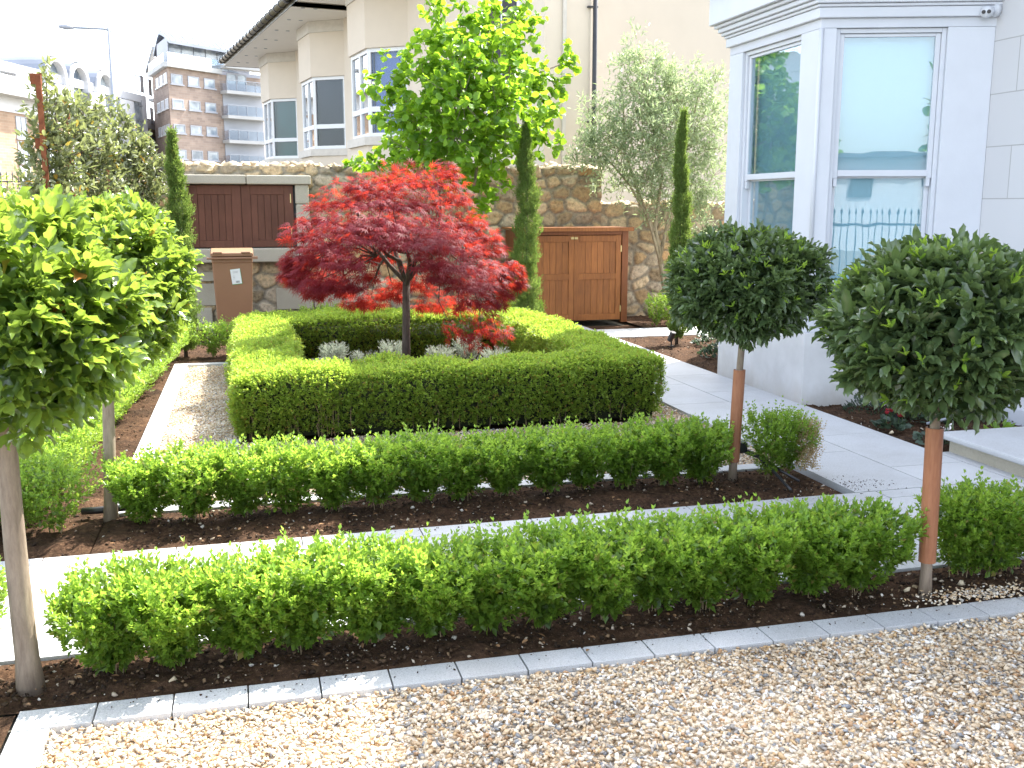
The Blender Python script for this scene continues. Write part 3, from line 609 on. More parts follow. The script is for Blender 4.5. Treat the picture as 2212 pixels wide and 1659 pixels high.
# ================================================================== RED MAPLE
def maple():
    Y0=9.2; bx=atY(876,762,Y0)[0]
    root=empty('japanese_maple',(bx,Y0,0),'weeping red Japanese maple with feathery leaves inside the square hedge','maple')
    pads=[]
    # foliage pads: (column, row, half width, depth offset)
    for (px,py,rw,dy) in ((800,398,60,0),(865,382,55,.1),(930,385,55,-.1),(968,380,28,.1),(775,388,28,0),(740,425,60,.2),(830,425,70,-.3),(900,430,70,-.35),(965,425,50,.1),
        (700,462,50,.1),(760,468,70,-.4),(850,470,80,-.6),(930,475,80,-.55),(1000,465,45,.1),(1030,495,50,.2),(665,505,45,0),(715,512,60,-.4),(800,515,70,-.75),(890,520,80,-.85),(975,520,70,-.6),(1050,530,45,.1),
        (640,545,32,0),(685,555,50,-.3),(745,562,50,-.7),(950,560,65,-.9),(1030,565,55,-.6),(1080,575,32,0),(660,585,38,.1),(705,595,36,.3),(1000,600,55,-.8),(1060,605,42,-.2),(1088,628,20,0),
        (638,612,20,0),(685,622,20,.1),(790,595,30,.8),(1030,640,42,-.3),(775,632,34,.8),(850,628,30,1.0),(930,632,36,.9),(1000,655,32,.2),(1050,670,30,0),(1065,700,26,.1),(1000,700,22,-.2),(1040,722,30,-.1),(1078,725,20,0),(980,712,18,.1),(700,540,50,.7),(760,500,50,.8),(850,480,50,.9),(940,500,50,.9),(1010,525,40,.6),(625,575,24,0),(650,600,34,-.2),(690,600,40,-.5),(740,605,44,-.6),(1100,590,26,0),(960,600,44,-.9),(700,640,18,-.2),(745,642,24,.4),(1075,650,26,-.1),(900,600,40,.9),(820,560,44,.9),(620,600,16,0),(800,645,26,1.0),(980,645,30,.9),(1115,620,14,0)):
        c=np.array(atY(px,py,Y0)); s=Y0/F*1.03; c=c*1.0; k=(Y0+dy)/Y0
        c=np.array((c[0]*k,Y0+dy,H+(c[2]-H)*k)); pads.append((c,rw*s*k*1.0))
    P=[];D=[];Yg=[]
    ctr=np.array((bx,Y0,1.05))
    for c,r in pads:
        n=int(60+1500*r*r*1.6); u=norm(RS.normal(size=(n,3))); u[:,2]*=.8
        if c[2]<.75: n=int(n*.42); u=u[:n]*np.array((1.2,1.2,1.9))
        elif c[2]<1.0: u=u*np.array((1.1,1.1,1.7))
        c=c+RS.normal(0,.03,3)+np.array((0,0,.02))
        p=c+u*np.array((r,r,r*.42+.03))*(RS.rand(n,1)**.4)*(1+.35*(RS.rand(n,1)<.12))
        p[:,2]-=.35*r*(u[:,0]**2+u[:,1]**2)
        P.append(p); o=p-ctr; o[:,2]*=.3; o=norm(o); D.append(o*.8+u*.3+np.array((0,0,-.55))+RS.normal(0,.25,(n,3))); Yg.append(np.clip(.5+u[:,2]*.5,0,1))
    P=np.concatenate(P);D=np.concatenate(D);Yg=np.concatenate(Yg)
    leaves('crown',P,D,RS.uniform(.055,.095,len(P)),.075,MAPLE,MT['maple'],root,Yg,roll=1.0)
    m=MB(); f=np.array((bx+.02,Y0,.98)); m.tube([(bx-.0,Y0,-.02),(bx+.01,Y0,.5),tuple(f)],[.045,.036,.035],12)
    def wob(a): return RS.normal(0,a,3)
    mains=[]
    for k in range(7):
        a=k*2*math.pi/7+random.uniform(-.3,.3); L_=random.uniform(.35,.6); p=[f-np.array((0,0,.03+.02*(k%3)))]
        for t in (.25,.5,.75,1.): p.append(f+np.array((math.cos(a)*L_*t,math.sin(a)*L_*t,.05+.30*math.sin(t*2.2)*random.uniform(.6,1.1)))+wob(.035))
        m.tube([tuple(q) for q in p],[.024,.020,.016,.012,.008],7,False); mains+=p[2:]
    for c,r in pads:
        e=c+np.array((0,0,-.02)); s0=min(mains,key=lambda q:np.linalg.norm(q-e)); d0=e-s0
        m.tube([tuple(s0),tuple(s0+d0*.3+wob(.03)+np.array((0,0,.04))),tuple(s0+d0*.65+wob(.035)+np.array((0,0,.05))),tuple(e)],[.009,.007,.005,.002],5,False)
    m.build('trunk',MT['barkdark'],root,True)
maple()
# ================================================================== generic blob trees
def blob_tree(name,label,cat,Y0,base,blobs,dens,leaf,mat,tmpl,stems,barkmat,droop=.0,smooth=False,clump=8,cl=.12,rad=.03,depthk=.9,nmul=1.):
    bx=base[0]; root=empty(name,(bx,base[1],0),label,cat)
    P=[];D=[];Yg=[]; tw=MB()
    for (px,py,rp,dy) in blobs:
        k=(Y0+dy)/Y0; c=np.array(atY(px,py,Y0)); c=np.array((c[0]*k,Y0+dy,H+(c[2]-H)*k)); r=rp*Y0/F*1.02
        nc=max(3,int(dens*r*r*nmul)); u=norm(RS.normal(size=(nc,3))); cc=c+u*np.array((r,r*depthk,r))*(RS.rand(nc,1)**.42)
        for j in range(nc):
            n=clump; dirn=norm((cc[j]-c)[None]+np.array((0,0,.15*r))+RS.normal(0,.02,(1,3)))[0]
            tt=RS.rand(n)[:,None]; q=cc[j]+dirn*tt*cl+RS.normal(0,cl*.22,(n,3)); P.append(q); D.append(dirn*.5+RS.normal(0,.55,(n,3))+np.array((0,0,-droop))); Yg.append(np.clip(tt[:,0]*.7+RS.normal(0,.15,n),0,1))
            if RS.rand()<.35: tw.tube([tuple(c+(cc[j]-c)*.2),tuple(cc[j]),tuple(cc[j]+dirn*cl)],[.004,.003,.0012],4,False)
    P=np.concatenate(P);D=np.concatenate(D);Yg=np.concatenate(Yg)
    leaves('crown',P,D,leaf[0]*RS.uniform(.65,1.2,len(P)),leaf[1]*RS.uniform(.8,1.2,len(P)),tmpl,MT[mat],root,Yg,roll=1.4,smooth=smooth)
    for s in stems:
        pts=[]
        for (px,py,dy) in s:
            k=(Y0+dy)/Y0; c=atY(px,py,Y0); pts.append((c[0]*k,Y0+dy,max(-.02,H+(c[2]-H)*k)))
        tw.tube(pts,[rad*(1-.7*i/(len(pts)-1)) for i in range(len(pts))],8)
    tw.build('trunk',MT[barkmat],root,True)
    return root
YH=12.7
blob_tree('hazel_tree','tall bright lime green broadleaf tree with several stems behind the maple','tree',YH,(2.9,YH),
 [(960,30,30,.0),(1000,90,55,.1),(1060,60,60,-.1),(1110,40,45,.2),(1140,30,25,0),(950,80,25,0),(1030,20,30,0),(940,10,14,0),(1120,100,40,0),(930,130,45,0),(985,150,70,-.2),(1060,150,75,-.4),(1130,160,50,.1),
  (860,125,22,0),(830,185,30,0),(870,170,40,.1),(920,200,60,-.2),(1000,220,75,-.6),(1090,230,80,-.5),(1160,215,45,.1),(1195,170,30,0),(1215,130,22,.1),(1232,100,16,0),(1190,210,24,0),
  (810,178,14,0),(850,240,30,.1),(835,255,18,0),(900,265,65,-.3),(980,290,75,-.6),(1060,290,75,-.4),(1130,290,55,0),(1180,270,32,.1),(1190,310,22,0),(850,320,35,.2),(900,330,60,-.2),(870,355,40,.3),(960,345,60,-.1),(1040,340,50,.2),
  (1100,330,30,.1),(830,345,25,.4),(790,355,14,.5),(770,360,10,.5),(1060,390,24,0),(1040,420,18,0),(1055,440,20,-.1),(1000,390,25,0),(1085,405,14,-.2),(1040,460,14,-.2),(1020,480,12,-.2),(980,360,50,.5),(930,300,60,.6),(1040,240,70,.7),(980,120,50,.6)],
 225,(.10,.092),'hazel',LEAFW,[[(935,640,0),(935,500,0),(925,400,0),(900,280,.1),(870,200,.1)],[(960,640,.05),(975,480,.05),(972,380,0),(965,250,0),(990,100,0)],[(975,640,0),(1015,460,-.1),(1035,330,0),(1090,200,0),(1120,60,0)],[(940,640,0),(955,470,0),(985,350,.2),(1050,200,.1),(1210,140,0)],[(935,640,0),(905,470,0),(960,330,.3),(990,200,.4),(1000,60,.1)]],'bark',droop=.35,clump=7,cl=.12,rad=.028,nmul=1.0)
YO=13.75
blob_tree('olive_tree','airy silver green olive tree in front of the cream gable','olive tree',YO,(6.1,YO),
 [(1375,85,18,0),(1385,120,30,0),(1350,140,25,0),(1400,165,45,0),(1440,150,22,0),(1500,150,18,0),(1470,175,30,0),(1345,190,26,0),(1390,210,45,-.2),(1450,215,50,0),(1510,200,40,0),(1540,180,26,0),(1545,240,35,.2),
  (1275,240,22,0),(1290,270,28,.1),(1330,260,34,0),(1380,265,55,-.3),(1440,270,60,-.2),(1500,270,55,0),(1300,310,38,0),(1250,300,24,.1),(1255,330,26,0),(1290,345,34,-.1),(1345,325,50,-.2),(1410,330,60,-.3),(1470,335,55,0),(1530,320,45,.1),
  (1300,380,26,0),(1350,390,34,0),(1400,395,38,-.2),(1450,395,48,0),(1500,390,45,.1),(1540,380,35,.2),(1380,430,20,0),(1440,440,26,0),(1490,445,34,.1),(1530,450,30,.2),(1400,480,16,0),(1520,500,22,.1)],
 520,(.088,.021),'olive',LEAF4,[[(1440,660,0),(1425,560,0),(1400,470,0),(1360,400,0),(1310,340,0)],[(1428,570,0),(1415,490,0),(1430,380,0),(1400,220,0),(1380,110,0)],[(1425,555,0),(1450,450,.1),(1480,330,.1),(1510,200,0)],[(1412,500,0),(1380,420,.1),(1350,330,0),(1345,200,0)]],'barkolive',droop=-.15,clump=11,cl=.15,rad=.035,nmul=1.25)
# evergreen screen: pleached trees tied to rusty posts
def screen_tree(label,blobs,Y0,base,stems):
    return blob_tree('evergreen_oak',label,'tree',Y0,base,blobs,700,(.078,.032),'oak',LEAF9,stems,'barkdark',droop=-.3,clump=9,cl=.12,rad=.02,depthk=1.1,smooth=True)
screen_tree('pleached evergreen oak nearest the tall rusty post, upright shoots above',[(92,165,10,0),(95,185,13,0),(110,205,15,0),(120,235,28,0),(100,260,26,0),(130,270,32,0),(150,220,14,.1),(90,300,24,0),(130,310,38,0),(105,340,34,0),(150,340,30,0),(70,320,14,0),(60,340,10,0),(100,380,36,0),(140,385,36,0),(70,375,18,.2),(120,415,40,0),(75,405,22,.3)],10.0,(-1.72,10),[[(100,560,0),(105,400,0),(100,170,0)],[(118,560,0),(125,400,0),(118,200,0)]])
screen_tree('pleached evergreen oak in the middle of the screen on the left',[(152,225,10,0),(165,225,12,0),(180,235,16,0),(172,260,26,0),(195,240,14,0),(190,275,28,0),(165,300,32,0),(205,300,32,0),(185,335,38,0),(220,330,28,0),(170,370,36,0),(210,370,38,0),(190,405,40,0),(225,400,34,0),(200,445,34,0)],11.4,(-1.55,11.4),[[(170,560,0),(172,400,0),(180,240,0)],[(200,560,0),(198,400,0),(195,250,0)]])
screen_tree('pleached evergreen oak at the right end of the screen beside the stone wall',[(232,225,7,0),(228,255,14,0),(245,270,20,0),(262,270,16,0),(250,300,30,0),(280,290,20,0),(300,295,12,0),(285,320,32,0),(310,330,24,0),(250,340,32,0),(290,360,36,0),(325,350,20,0),(330,380,22,0),(260,385,34,0),(300,400,38,0),(335,410,20,0),(250,420,30,0),(300,440,36,0),(340,440,18,0),(320,460,30,0)],13.0,(-1.25,13.0),[[(260,560,0),(262,400,0),(255,270,0)],[(310,560,0),(308,420,0),(300,300,0)]])
def post(label,px,ytop,Y0,w,clamps=()):
    t=atY(px,ytop,Y0); r=empty('rusty_post',(t[0],Y0,0),label,'post','rusty steel posts of the evergreen screen')
    m=MB(); m.box(t[0]-w,t[0]+w,Y0-w,Y0+w,-.02,t[2]); m.build('post_shaft',MT['rust'],r,bevel=.003)
    for cy in clamps:
        z=atY(px,cy,Y0)[2]; m=MB(); m.box(t[0]-w*3.2,t[0]+w*.9,Y0+w+.002,Y0+w+.04,z-.05,z+.04); m.build('bracket',MT['rust'],r)
post('tall rusty square post at the near end of the evergreen screen',82,162,9.8,.022,(168,308))
post('rusty post with a short slanted top strip amid the screen',146,245,10.9,.018,(360,))
post('rusty post between the middle and right screen trees',186,262,11.8,.018)
post('thin rusty post near the right end of the screen',228,300,12.6,.015)
# yellow green shrub behind left
blob_tree('privet_shrub','yellow green shrub low behind the laurel ball at the far left','shrub',12.0,(-2.2,12.0),[(10,400,30,0),(45,415,30,0),(75,430,25,0),(20,430,30,0),(-10,420,40,0),(50,395,16,0)],420,(.04,.02),'baylit',LEAF4,[[(30,560,0),(35,470,0),(40,420,0)]],'bark',clump=9,cl=.08,rad=.012)
# cypresses
def cypress(label,x,y,h,r,bend=0,tuft=True):
    root=empty('pencil_cypress',(x,y,0),label,'cypress','slim pencil cypresses in the garden beds')
    n=int(5200*h/2.4); t=RS.rand(n); z=.05+t*(h-.08); prof=r*np.interp(t,[0,.06,.2,.45,.7,.88,1],[.55,.9,1,1.,.72,.42,.08])*(1+.22*np.sin(z*17+x)+.15*np.sin(z*41+x*9))*RS.uniform(.8,1.25,n)
    th=RS.uniform(0,2*np.pi,n); rr=prof*np.sqrt(RS.uniform(.25,1.,n)); cxz=x+bend*np.sin(t*3.1)+.02*np.sin(z*5)
    P=np.stack((cxz+rr*np.cos(th),y+rr*np.sin(th),z),1); D=np.stack((np.cos(th)*.28,np.sin(th)*.28,np.full(n,1.)),1)+RS.normal(0,.16,(n,3))
    out_=RS.rand(n)<.05; D[out_]+=np.stack((np.cos(th),np.sin(th),np.zeros(n)),1)[out_]*1.0
    p,dd,l,ww,yy=sprigs(P,D,6,.06+.05*(RS.rand(n)<.2),.036,.0085,spread=.5); leaves('crown',p,dd,l,ww,LEAF4,MT['cypress'],root,yy*.6+.4*RS.rand(len(yy)))
    m=MB(); m.tube([(x,y,-.02),(x+bend*.5,y,h*.35),(x+bend*.3,y,h*.9)],[.022,.016,.004],8); m.build('trunk',MT['barkdark'],root,True)
cypress('slim pencil cypress in front of the brown meter cupboard, left of the bin',-.71,11.6,2.42,.125)
cypress('slim pencil cypress standing before the wooden store doors',3.33,12.05,2.68,.135)
cypress('slim pencil cypress in the bed beside the white bay window',4.98,11.2,2.72,.095,.0)
# ================================================================== STONE WALL
PAL=np.array([(.40,.31,.19),(.36,.29,.19),(.44,.37,.26),(.31,.26,.18),(.33,.30,.24),(.46,.40,.29),(.41,.29,.17),(.29,.26,.21),(.42,.38,.31)])
def rubble(x0,x1,z0,z1,y,thick,cell=(.27,.16),seed=1,parent=None,jag=.02,step=.02,name='wall_face',endcap=True):
    rs=np.random.RandomState(seed); nx=int((x1-x0)/step)+1; nz=int((z1-z0)/step)+1
    X,Z=np.meshgrid(np.linspace(x0,x1,nx),np.linspace(z0,z1,nz)); px=X.ravel();pz=Z.ravel()
    S=[]; r=0; z=z0-.1
    while z<z1+.2:
        x=x0-.3+rs.uniform(0,.2); hgt=cell[1]*rs.uniform(.75,1.35)
        while x<x1+.3:
            wd=cell[0]*rs.uniform(.5,1.5); S.append((x+wd/2,z+hgt/2+rs.uniform(-.35,.35)*hgt)); x+=wd
        z+=hgt
    kd=kdtree.KDTree(len(S))
    for i,s in enumerate(S): kd.insert((s[0]/1.35,0,s[1]),i)
    kd.balance(); W=np.array([noise.noise_vector(Vector((a*3.5,seed,b*3.5)))[:] for a,b in zip(px,pz)])*.05
    d1=np.empty(len(px));d2=np.empty(len(px));id_=np.empty(len(px),int)
    for i,(a,b) in enumerate(zip(px+W[:,0],pz+W[:,2])):
        q=kd.find_n((a/1.35,0,b),2); d1[i]=q[0][2];d2[i]=q[1][2];id_[i]=q[0][1]
    e=d2-d1; k=np.clip((e-.016)/.035,0,1); k=k*k*(3-2*k)
    off=rs.uniform(.0,.03,len(S))[id_]; fine=fbm(np.stack((px,np.zeros_like(px),pz),1),14,seed)*.012
    yy=y-k*(.018+off)-fine*k
    top=pz>z1-.001
    V=np.stack((px,yy,pz),1); nF=len(V)
    col=PAL[rs.randint(0,len(PAL),len(S))]*rs.uniform(.9,1.5,(len(S),1))*np.array((1.08,1.0,.9)); cv=col[id_]*k[:,None]+np.array((.33,.295,.23))*(1-k[:,None])
    idx=np.arange(nx*nz).reshape(nz,nx); q=np.stack((idx[:-1,:-1],idx[:-1,1:],idx[1:,1:],idx[1:,:-1]),-1).reshape(-1,4)
    # back, top, ends
    bv=np.array([(x0,y+thick,z0),(x1,y+thick,z0),(x1,y+thick,z1),(x0,y+thick,z1),(x0,y-.01,z1-.002),(x1,y-.01,z1-.002),(x0,y-.01,z0),(x1,y-.01,z0)]); b=nF
    q2=np.array([(b+1,b,b+3,b+2),(b+4,b+5,b+2,b+3),(b,b+6,b+4,b+3),(b+7,b+1,b+2,b+5)])
    V=np.concatenate((V,bv)); q=np.concatenate((q,q2)); cv=np.concatenate((cv,np.tile((.36,.32,.26),(8,1))))
    me=npmesh(name,V,q.ravel(),4); ca=me.color_attributes.new('Col','FLOAT_COLOR','POINT'); ca.data.foreach_set('color',np.concatenate((cv,np.ones((len(cv),1))),1).astype(np.float32).ravel())
    return link(name,me,MT['mortar'],parent,True)
def coping(x0,x1,y,thick,z,n,parent,sz=(.10,.2),seed=3):
    rs=np.random.RandomState(seed); P=[];S=[]
    for i in range(n):
        P.append((rs.uniform(x0,x1),y+rs.uniform(-.01,thick),z+rs.uniform(-.03,.03))); S.append(rs.uniform(*sz))
    v,f=stones(np.array(P),np.array(S),flat=.62,long=1.7,tilt=.35,rs=rs); return link('coping_stones',npmesh('coping_stones',v,f,3),MT['rocks'],parent)
W1=empty('stone_wall',(2,14.35,0),'tall rubble stone wall with rough coping behind the maple','wall')
rubble(-.95,5.1,-.05,2.17,14.35,.42,seed=5,parent=W1); coping(-.85,5.05,14.36,.40,2.17,330,W1,(.10,.24))
W2=empty('stone_wall',(7,14.35,0),'lower rubble stone wall section behind the olive tree','wall')
rubble(5.105,9.6,-.05,1.66,14.37,.40,seed=9,parent=W2); coping(5.18,9.6,14.4,.36,1.66,230,W2,(.10,.22),7)
W3=empty('stone_wall',(-2.5,14.5,0),'short dark stretch of stone wall left of the meter cupboard','wall')
rubble(-2.2,-.96,-.05,1.95,14.42,.35,seed=12,parent=W3); coping(-2.2,-1.0,14.44,.3,1.95,70,W3,(.1,.2),9)
# meter cupboard
cab=empty('meter_cupboard',(0,14.2,.88),'stone framed cupboard with dark brown double doors set in the wall','cupboard')
yf=14.12
m=MB(); m.box(-.99,.02,yf,14.5,1.925,2.045); m.box(.026,.87,yf+.005,14.5,1.923,2.043); m.build('lintel',MT['granite_old'],cab,bevel=.014)
m=MB(); m.box(-.91,-.745,yf+.03,14.4,1.085,1.55); m.box(-.905,-.745,yf+.036,14.4,1.555,1.922); o=m.build('jamb',MT['granite_old'],cab,bevel=.012)
m=MB(); m.box(.665,.845,yf+.03,14.4,1.085,1.66); m.box(.66,.84,yf+.036,14.4,1.665,1.92); m.build('jamb',MT['granite_old'],cab,bevel=.016)
m=MB(); m.box(-.96,.90,yf-.02,14.4,.89,1.075); m.build('sill',MT['granite_old'],cab,bevel=.014)
m=MB(); m.box(-.745,.665,yf+.16,yf+.18,1.078,1.92); m.build('recess',MT['interior'],cab)
for k,(a,b) in enumerate(((-.735,-.055),(-.049,.632))):
    m=MB(); yy=yf+.10
    m.box(a,a+.12,yy,yy+.03,1.09,1.912); m.box(b-.12,b,yy,yy+.03,1.09,1.912); m.box(a+.121,b-.121,yy,yy+.03,1.79,1.912); m.box(a+.121,b-.121,yy,yy+.03,1.09,1.18)
    n=5; ww=(b-a-.242)/n
    for j in range(n): m.box(a+.121+ww*j+.002,a+.121+ww*(j+1)-.002,yy+.008,yy+.026,1.181,1.789)
    dd_=m.build('door',MT['browndoor'],cab,bevel=.003)
    for z in (1.22,1.68):
        m=MB(); xx=b-.035 if k else a+.03; m.box(xx-.006,xx+.006,yy-.006,yy-.001,z,z+.12); m.build('hinge',MT['brass'],dd_)
# big coursed blocks under the cupboard
bl=empty('granite_blocks',(0,14.3,0),'squared granite blocks built into the wall foot beneath the cupboard','masonry')
m=MB()
for (a,b,c,d_) in ((-.78,-.36,.30,.60),(-.75,-.42,.63,.76),(.36,.86,.22,.52),(.88,1.25,.24,.5),(1.28,1.62,.3,.62),(-.95,-.5,.05,.27),(.42,.8,.60,.74)):
    m=MB(); m.box(a,b,14.285,14.34,c,d_); m.build('block',MT['granite_old'],bl,bevel=.012)
# ================================================================== WHEELIE BIN
def bin_():
    X,Y=-.19,13.35; r=empty('wheelie_bin',(X,Y,0),'brown wheelie bin with a white paper label, against the stone wall','wheelie bin')
    m=MB(); b=[(-.205,-.22),(.205,-.22),(.205,.22),(-.205,.22)]; t=[(-.245,-.28),(.245,-.28),(.245,.30),(-.245,.30)]
    lv=[(.06,1.0-.98),(.10,0),(.92,.85),(1.0,1)]
    i=0
    for z,f in ((.05,0),(.62,.62),(.94,.93),(.95,1.04),(1.03,1.06)):
        for k in range(4): m.v.append((X+b[k][0]+(t[k][0]-b[k][0])*f,Y+b[k][1]+(t[k][1]-b[k][1])*f,z))
    for k in range(4):
        for j in range(4): m.f.append((k*4+j,k*4+(j+1)%4,k*4+4+(j+1)%4,k*4+4+j))
    m.f.append((3,2,1,0)); m.f.append((16,17,18,19)); m.build('body',MT['binbrown'],r,bevel=.018)
    m=MB(); L=[]
    for j in range(9):
        a=j/8; yy=-.32+.66*a; L.append((Y+yy,1.045+.05*math.sin(a*math.pi)))
    for (yy,z) in L: m.v+= [(X-.262,yy,z-.02),(X-.25,yy,z+.02),(X+.25,yy,z+.02),(X+.262,yy,z-.02)]
    for j in range(8):
        for k in range(3): m.f.append((j*4+k,j*4+k+1,j*4+4+k+1,j*4+4+k))
        m.f.append((j*4+3,j*4,j*4+4,j*4+7))
    m.f.append((0,3,2,1)); lid=m.build('lid',MT['binbrown'],r,bevel=.006)
    for s in (-1,1): m=MB(); m.box(X+s*.17-.055,X+s*.17+.055,Y-.335,Y-.20,1.055,1.082); m.build('hinge_strap',MT['binbrown'],lid,bevel=.008)
    m=MB(); m.tube([(X-.30,Y-.31,1.0),(X+.30,Y-.31,1.0)],.014,10); m.box(X+.235,X+.31,Y-.33,Y-.285,.985,1.02); m.build('handle',MT['binbrown'],r)
    yl=Y-.282
    def lab(x,z): # label sheet slightly tilted on the face
        f=(z-.05)/.9; return (X+x,Y-.22-.056*min(f,1)-.005,z)
    a=R(8); cx,cz=.04,.77
    def rp(u,v): return (cx+u*math.cos(a)-v*math.sin(a)*-1*-1, cz+u*math.sin(a)*-1*-1+v*math.cos(a))
    def rp(u,v): return (cx+u*math.cos(a)+v*math.sin(a)*-.8, cz+u*math.sin(a)*.8+v*math.cos(a))
    def quad(m,u0,u1,v0,v1,dy):
        m.quad(*[(lambda q:(lab(*q)[0],lab(*q)[1]-dy,lab(*q)[2]))(rp(u,v)) for u,v in ((u0,v0),(u1,v0),(u1,v1),(u0,v1))])
    m=MB(); quad(m,-.061,.061,-.096,.096,.003); g=m.build('label_edge',MT['labelgreen'],r)
    m=MB(); quad(m,-.06,.057,-.09,.095,.006); l=m.build('label_sheet',MT['label'],r)
    m=MB(); u=-.012
    for wd in (.004,.002,.003,.006,.002,.004,.003,.005): quad(m,u,u+wd,-.078,-.052,.009); u+=wd+.002
    for (v,u0,u1) in ((.062,-.04,.03),(.048,-.03,.025),(.01,-.04,-.02),(-.008,-.04,-.015),(-.025,-.04,-.02)): quad(m,u0,u1,v,v+.003,.009)
    m.build('print',M_plain('faded_ink',(.28,.30,.30),.7),l)
bin_()
# ================================================================== WOODEN STORE
def store():
    x0,x1,y0,y1,h=3.62,5.22,13.5,14.25,1.31
    r=empty('wooden_store',((x0+x1)/2,y0,0),'low cedar bin store with double boarded doors against the stone wall','shed')
    m=MB()
    for k in range(6): m.box(x0,x0+.02,y0+.09+k*.11,y0+.09+k*.11+.107,.02,h-.01)
    m.box(x1-.02,x1,y0+.09,y1,.02,h-.01); m.box(x0+.021,x1-.021,y1-.02,y1,.02,h-.01); m.build('side_boards',MT['cedardark'],r)
    m=MB(); 
    for x in (x0,x1-.085): m.box(x-.003,x+.088,y0,y0+.088,0,h)
    m.box(x0+.09,x1-.09,y0+.002,y0+.06,h-.07,h); m.build('frame',MT['cedardark'],r,bevel=.004)
    m=MB(); m.box(x0-.06,x1+.05,y0-.05,y1+.02,h+.002,h+.03); m.box(x0-.07,x1+.06,y0-.065,y0-.052,h-.02,h+.034); m.build('lid',MT['cedar'],r,bevel=.004)
    xm=(x0+x1)/2
    for k,(a,b) in enumerate(((x0+.093,xm-.002),(xm+.002,x1-.10))):
        m=MB(); y=y0+.012; za,zb=.04,h-.075
        m.box(a,a+.075,y,y+.03,za,zb); m.box(b-.075,b,y,y+.03,za,zb)
        for z in (za,.615,zb-.09): m.box(a+.076,b-.076,y,y+.029,z,z+.085)
        n=6; ww=(b-a-.152)/n
        for j in range(n):
            m.box(a+.076+j*ww+.0015,a+.076+(j+1)*ww-.0015,y+.012,y+.026,za+.086,.614); m.box(a+.076+j*ww+.0015,a+.076+(j+1)*ww-.0015,y+.012,y+.026,.701,zb-.091)
        dd_=m.build('door',MT['cedar'],r,bevel=.002)
        if k:
            for z in (.15,1.0): m=MB(); m.box(b-.008,b+.008,y-.005,y-.001,z,z+.09); m.build('hinge',MT['brass'],dd_)
    m=MB(); m.box(xm-.05,xm-.005,y0+.0,y0+.010,h-.13,h-.10); m.box(xm+.005,xm+.05,y0+.0,y0+.010,h-.13,h-.10); m.build('latch',MT['brass'],r)
store()
# ================================================================== WHITE HOUSE with bay
HS=empty('white_house',(5.75,7,0),'white rendered house with a sash bay window on the right','house')
m=MB(); XW=5.75
m.box(XW,13,-7,10.75,-.05,7.6); m.build('wall',MT['ashlar'],HS)
m=MB(); m.box(XW-.32,13.3,-7.3,11.0,7.61,7.7); m.build('roof_eave',MT['slate'],HS)
m=MB(); m.v+=[(XW-.32,-7.3,7.7),(13.3,-7.3,7.7),(13.3,11,7.7),(XW-.32,11,7.7),(9.5,-4,9.),(9.5,8,9.)]; m.f+=[(0,1,4),(1,2,5,4),(2,3,5),(3,0,4,5)]; m.build('roof',MT['slate'],HS)
m=MB(); m.box(XW-.06,XW-.002,-7,6.98,-.05,.10); m.build('wall_plinth',MT['white'],HS)
A=(4.47,7.45); ang=R(-18.3); uS=(math.cos(ang),math.sin(ang)); wS=(-uS[1],uS[0])   # side facet frame, w points into the bay
LS=1.345; Bp=(A[0]+uS[0]*LS,A[1]+uS[1]*LS)
A2=(4.47,9.02); B2=(Bp[0],A2[1]+ (A[1]-Bp[1]))
def off(pt,d): # offset polygon outward by d
    return pt
def baypoly(d):
    # outward offset of facets by d
    n1=(-1,0); n2=(-wS[0],-wS[1]); n3=(n2[0],-n2[1])
    def isect(p,n,q,k):
        # lines n.x = n.p+d ; k.x = k.q+d
        a,b=n; c,e=k; r1=n[0]*p[0]+n[1]*p[1]+d; r2=k[0]*q[0]+k[1]*q[1]+d; D_=a*e-b*c
        return ((r1*e-b*r2)/D_,(a*r2-r1*c)/D_)
    c1=isect(A,n1,A,n2); c2=isect(A2,n1,A2,n3)
    def onwall(p,n): # intersection with X=XW+.02
        r=n[0]*p[0]+n[1]*p[1]+d; x=XW+.02; return (x,(r-n[0]*x)/n[1])
    return [onwall(A,n2),c1,c2,onwall(A2,n3)][::-1]
m=MB(); m.prism(baypoly(.012),-.05,.60); m.build('bay_plinth',MT['plinth'],HS,bevel=.006)
m=MB(); m.prism(baypoly(0),.602,.86); m.build('bay_apron',MT['white'],HS)
m=MB(); m.prism(baypoly(.05),.862,.93); m.build('bay_sill',MT['whitegloss'],HS,bevel=.008)
m=MB(); m.prism(baypoly(0),3.03,3.10); m.build('bay_head',MT['white'],HS)
m=MB()
for z0,z1,dd_ in ((3.102,3.18,.035),(3.182,3.205,.05),(3.207,3.235,.075),(3.237,3.275,.10),(3.277,3.305,.13),(3.307,3.60,.17)): m.prism(baypoly(dd_),z0,z1)
m.build('cornice',MT['whitegloss'],HS,bevel=.006)
m=MB(); m.prism(baypoly(.27),3.602,3.66); m.build('bay_gutter',MT['gutter'],HS,bevel=.015)
m=MB(); P4=baypoly(.23); m.v+=[(p[0],p[1],3.665) for p in P4]+[(6.4,8.6,4.1),(6.4,7.9,4.1)]; m.f+=[(0,1,4),(1,2,5,4),(2,3,5)]; m.build('bay_roof',MT['slate'],HS)
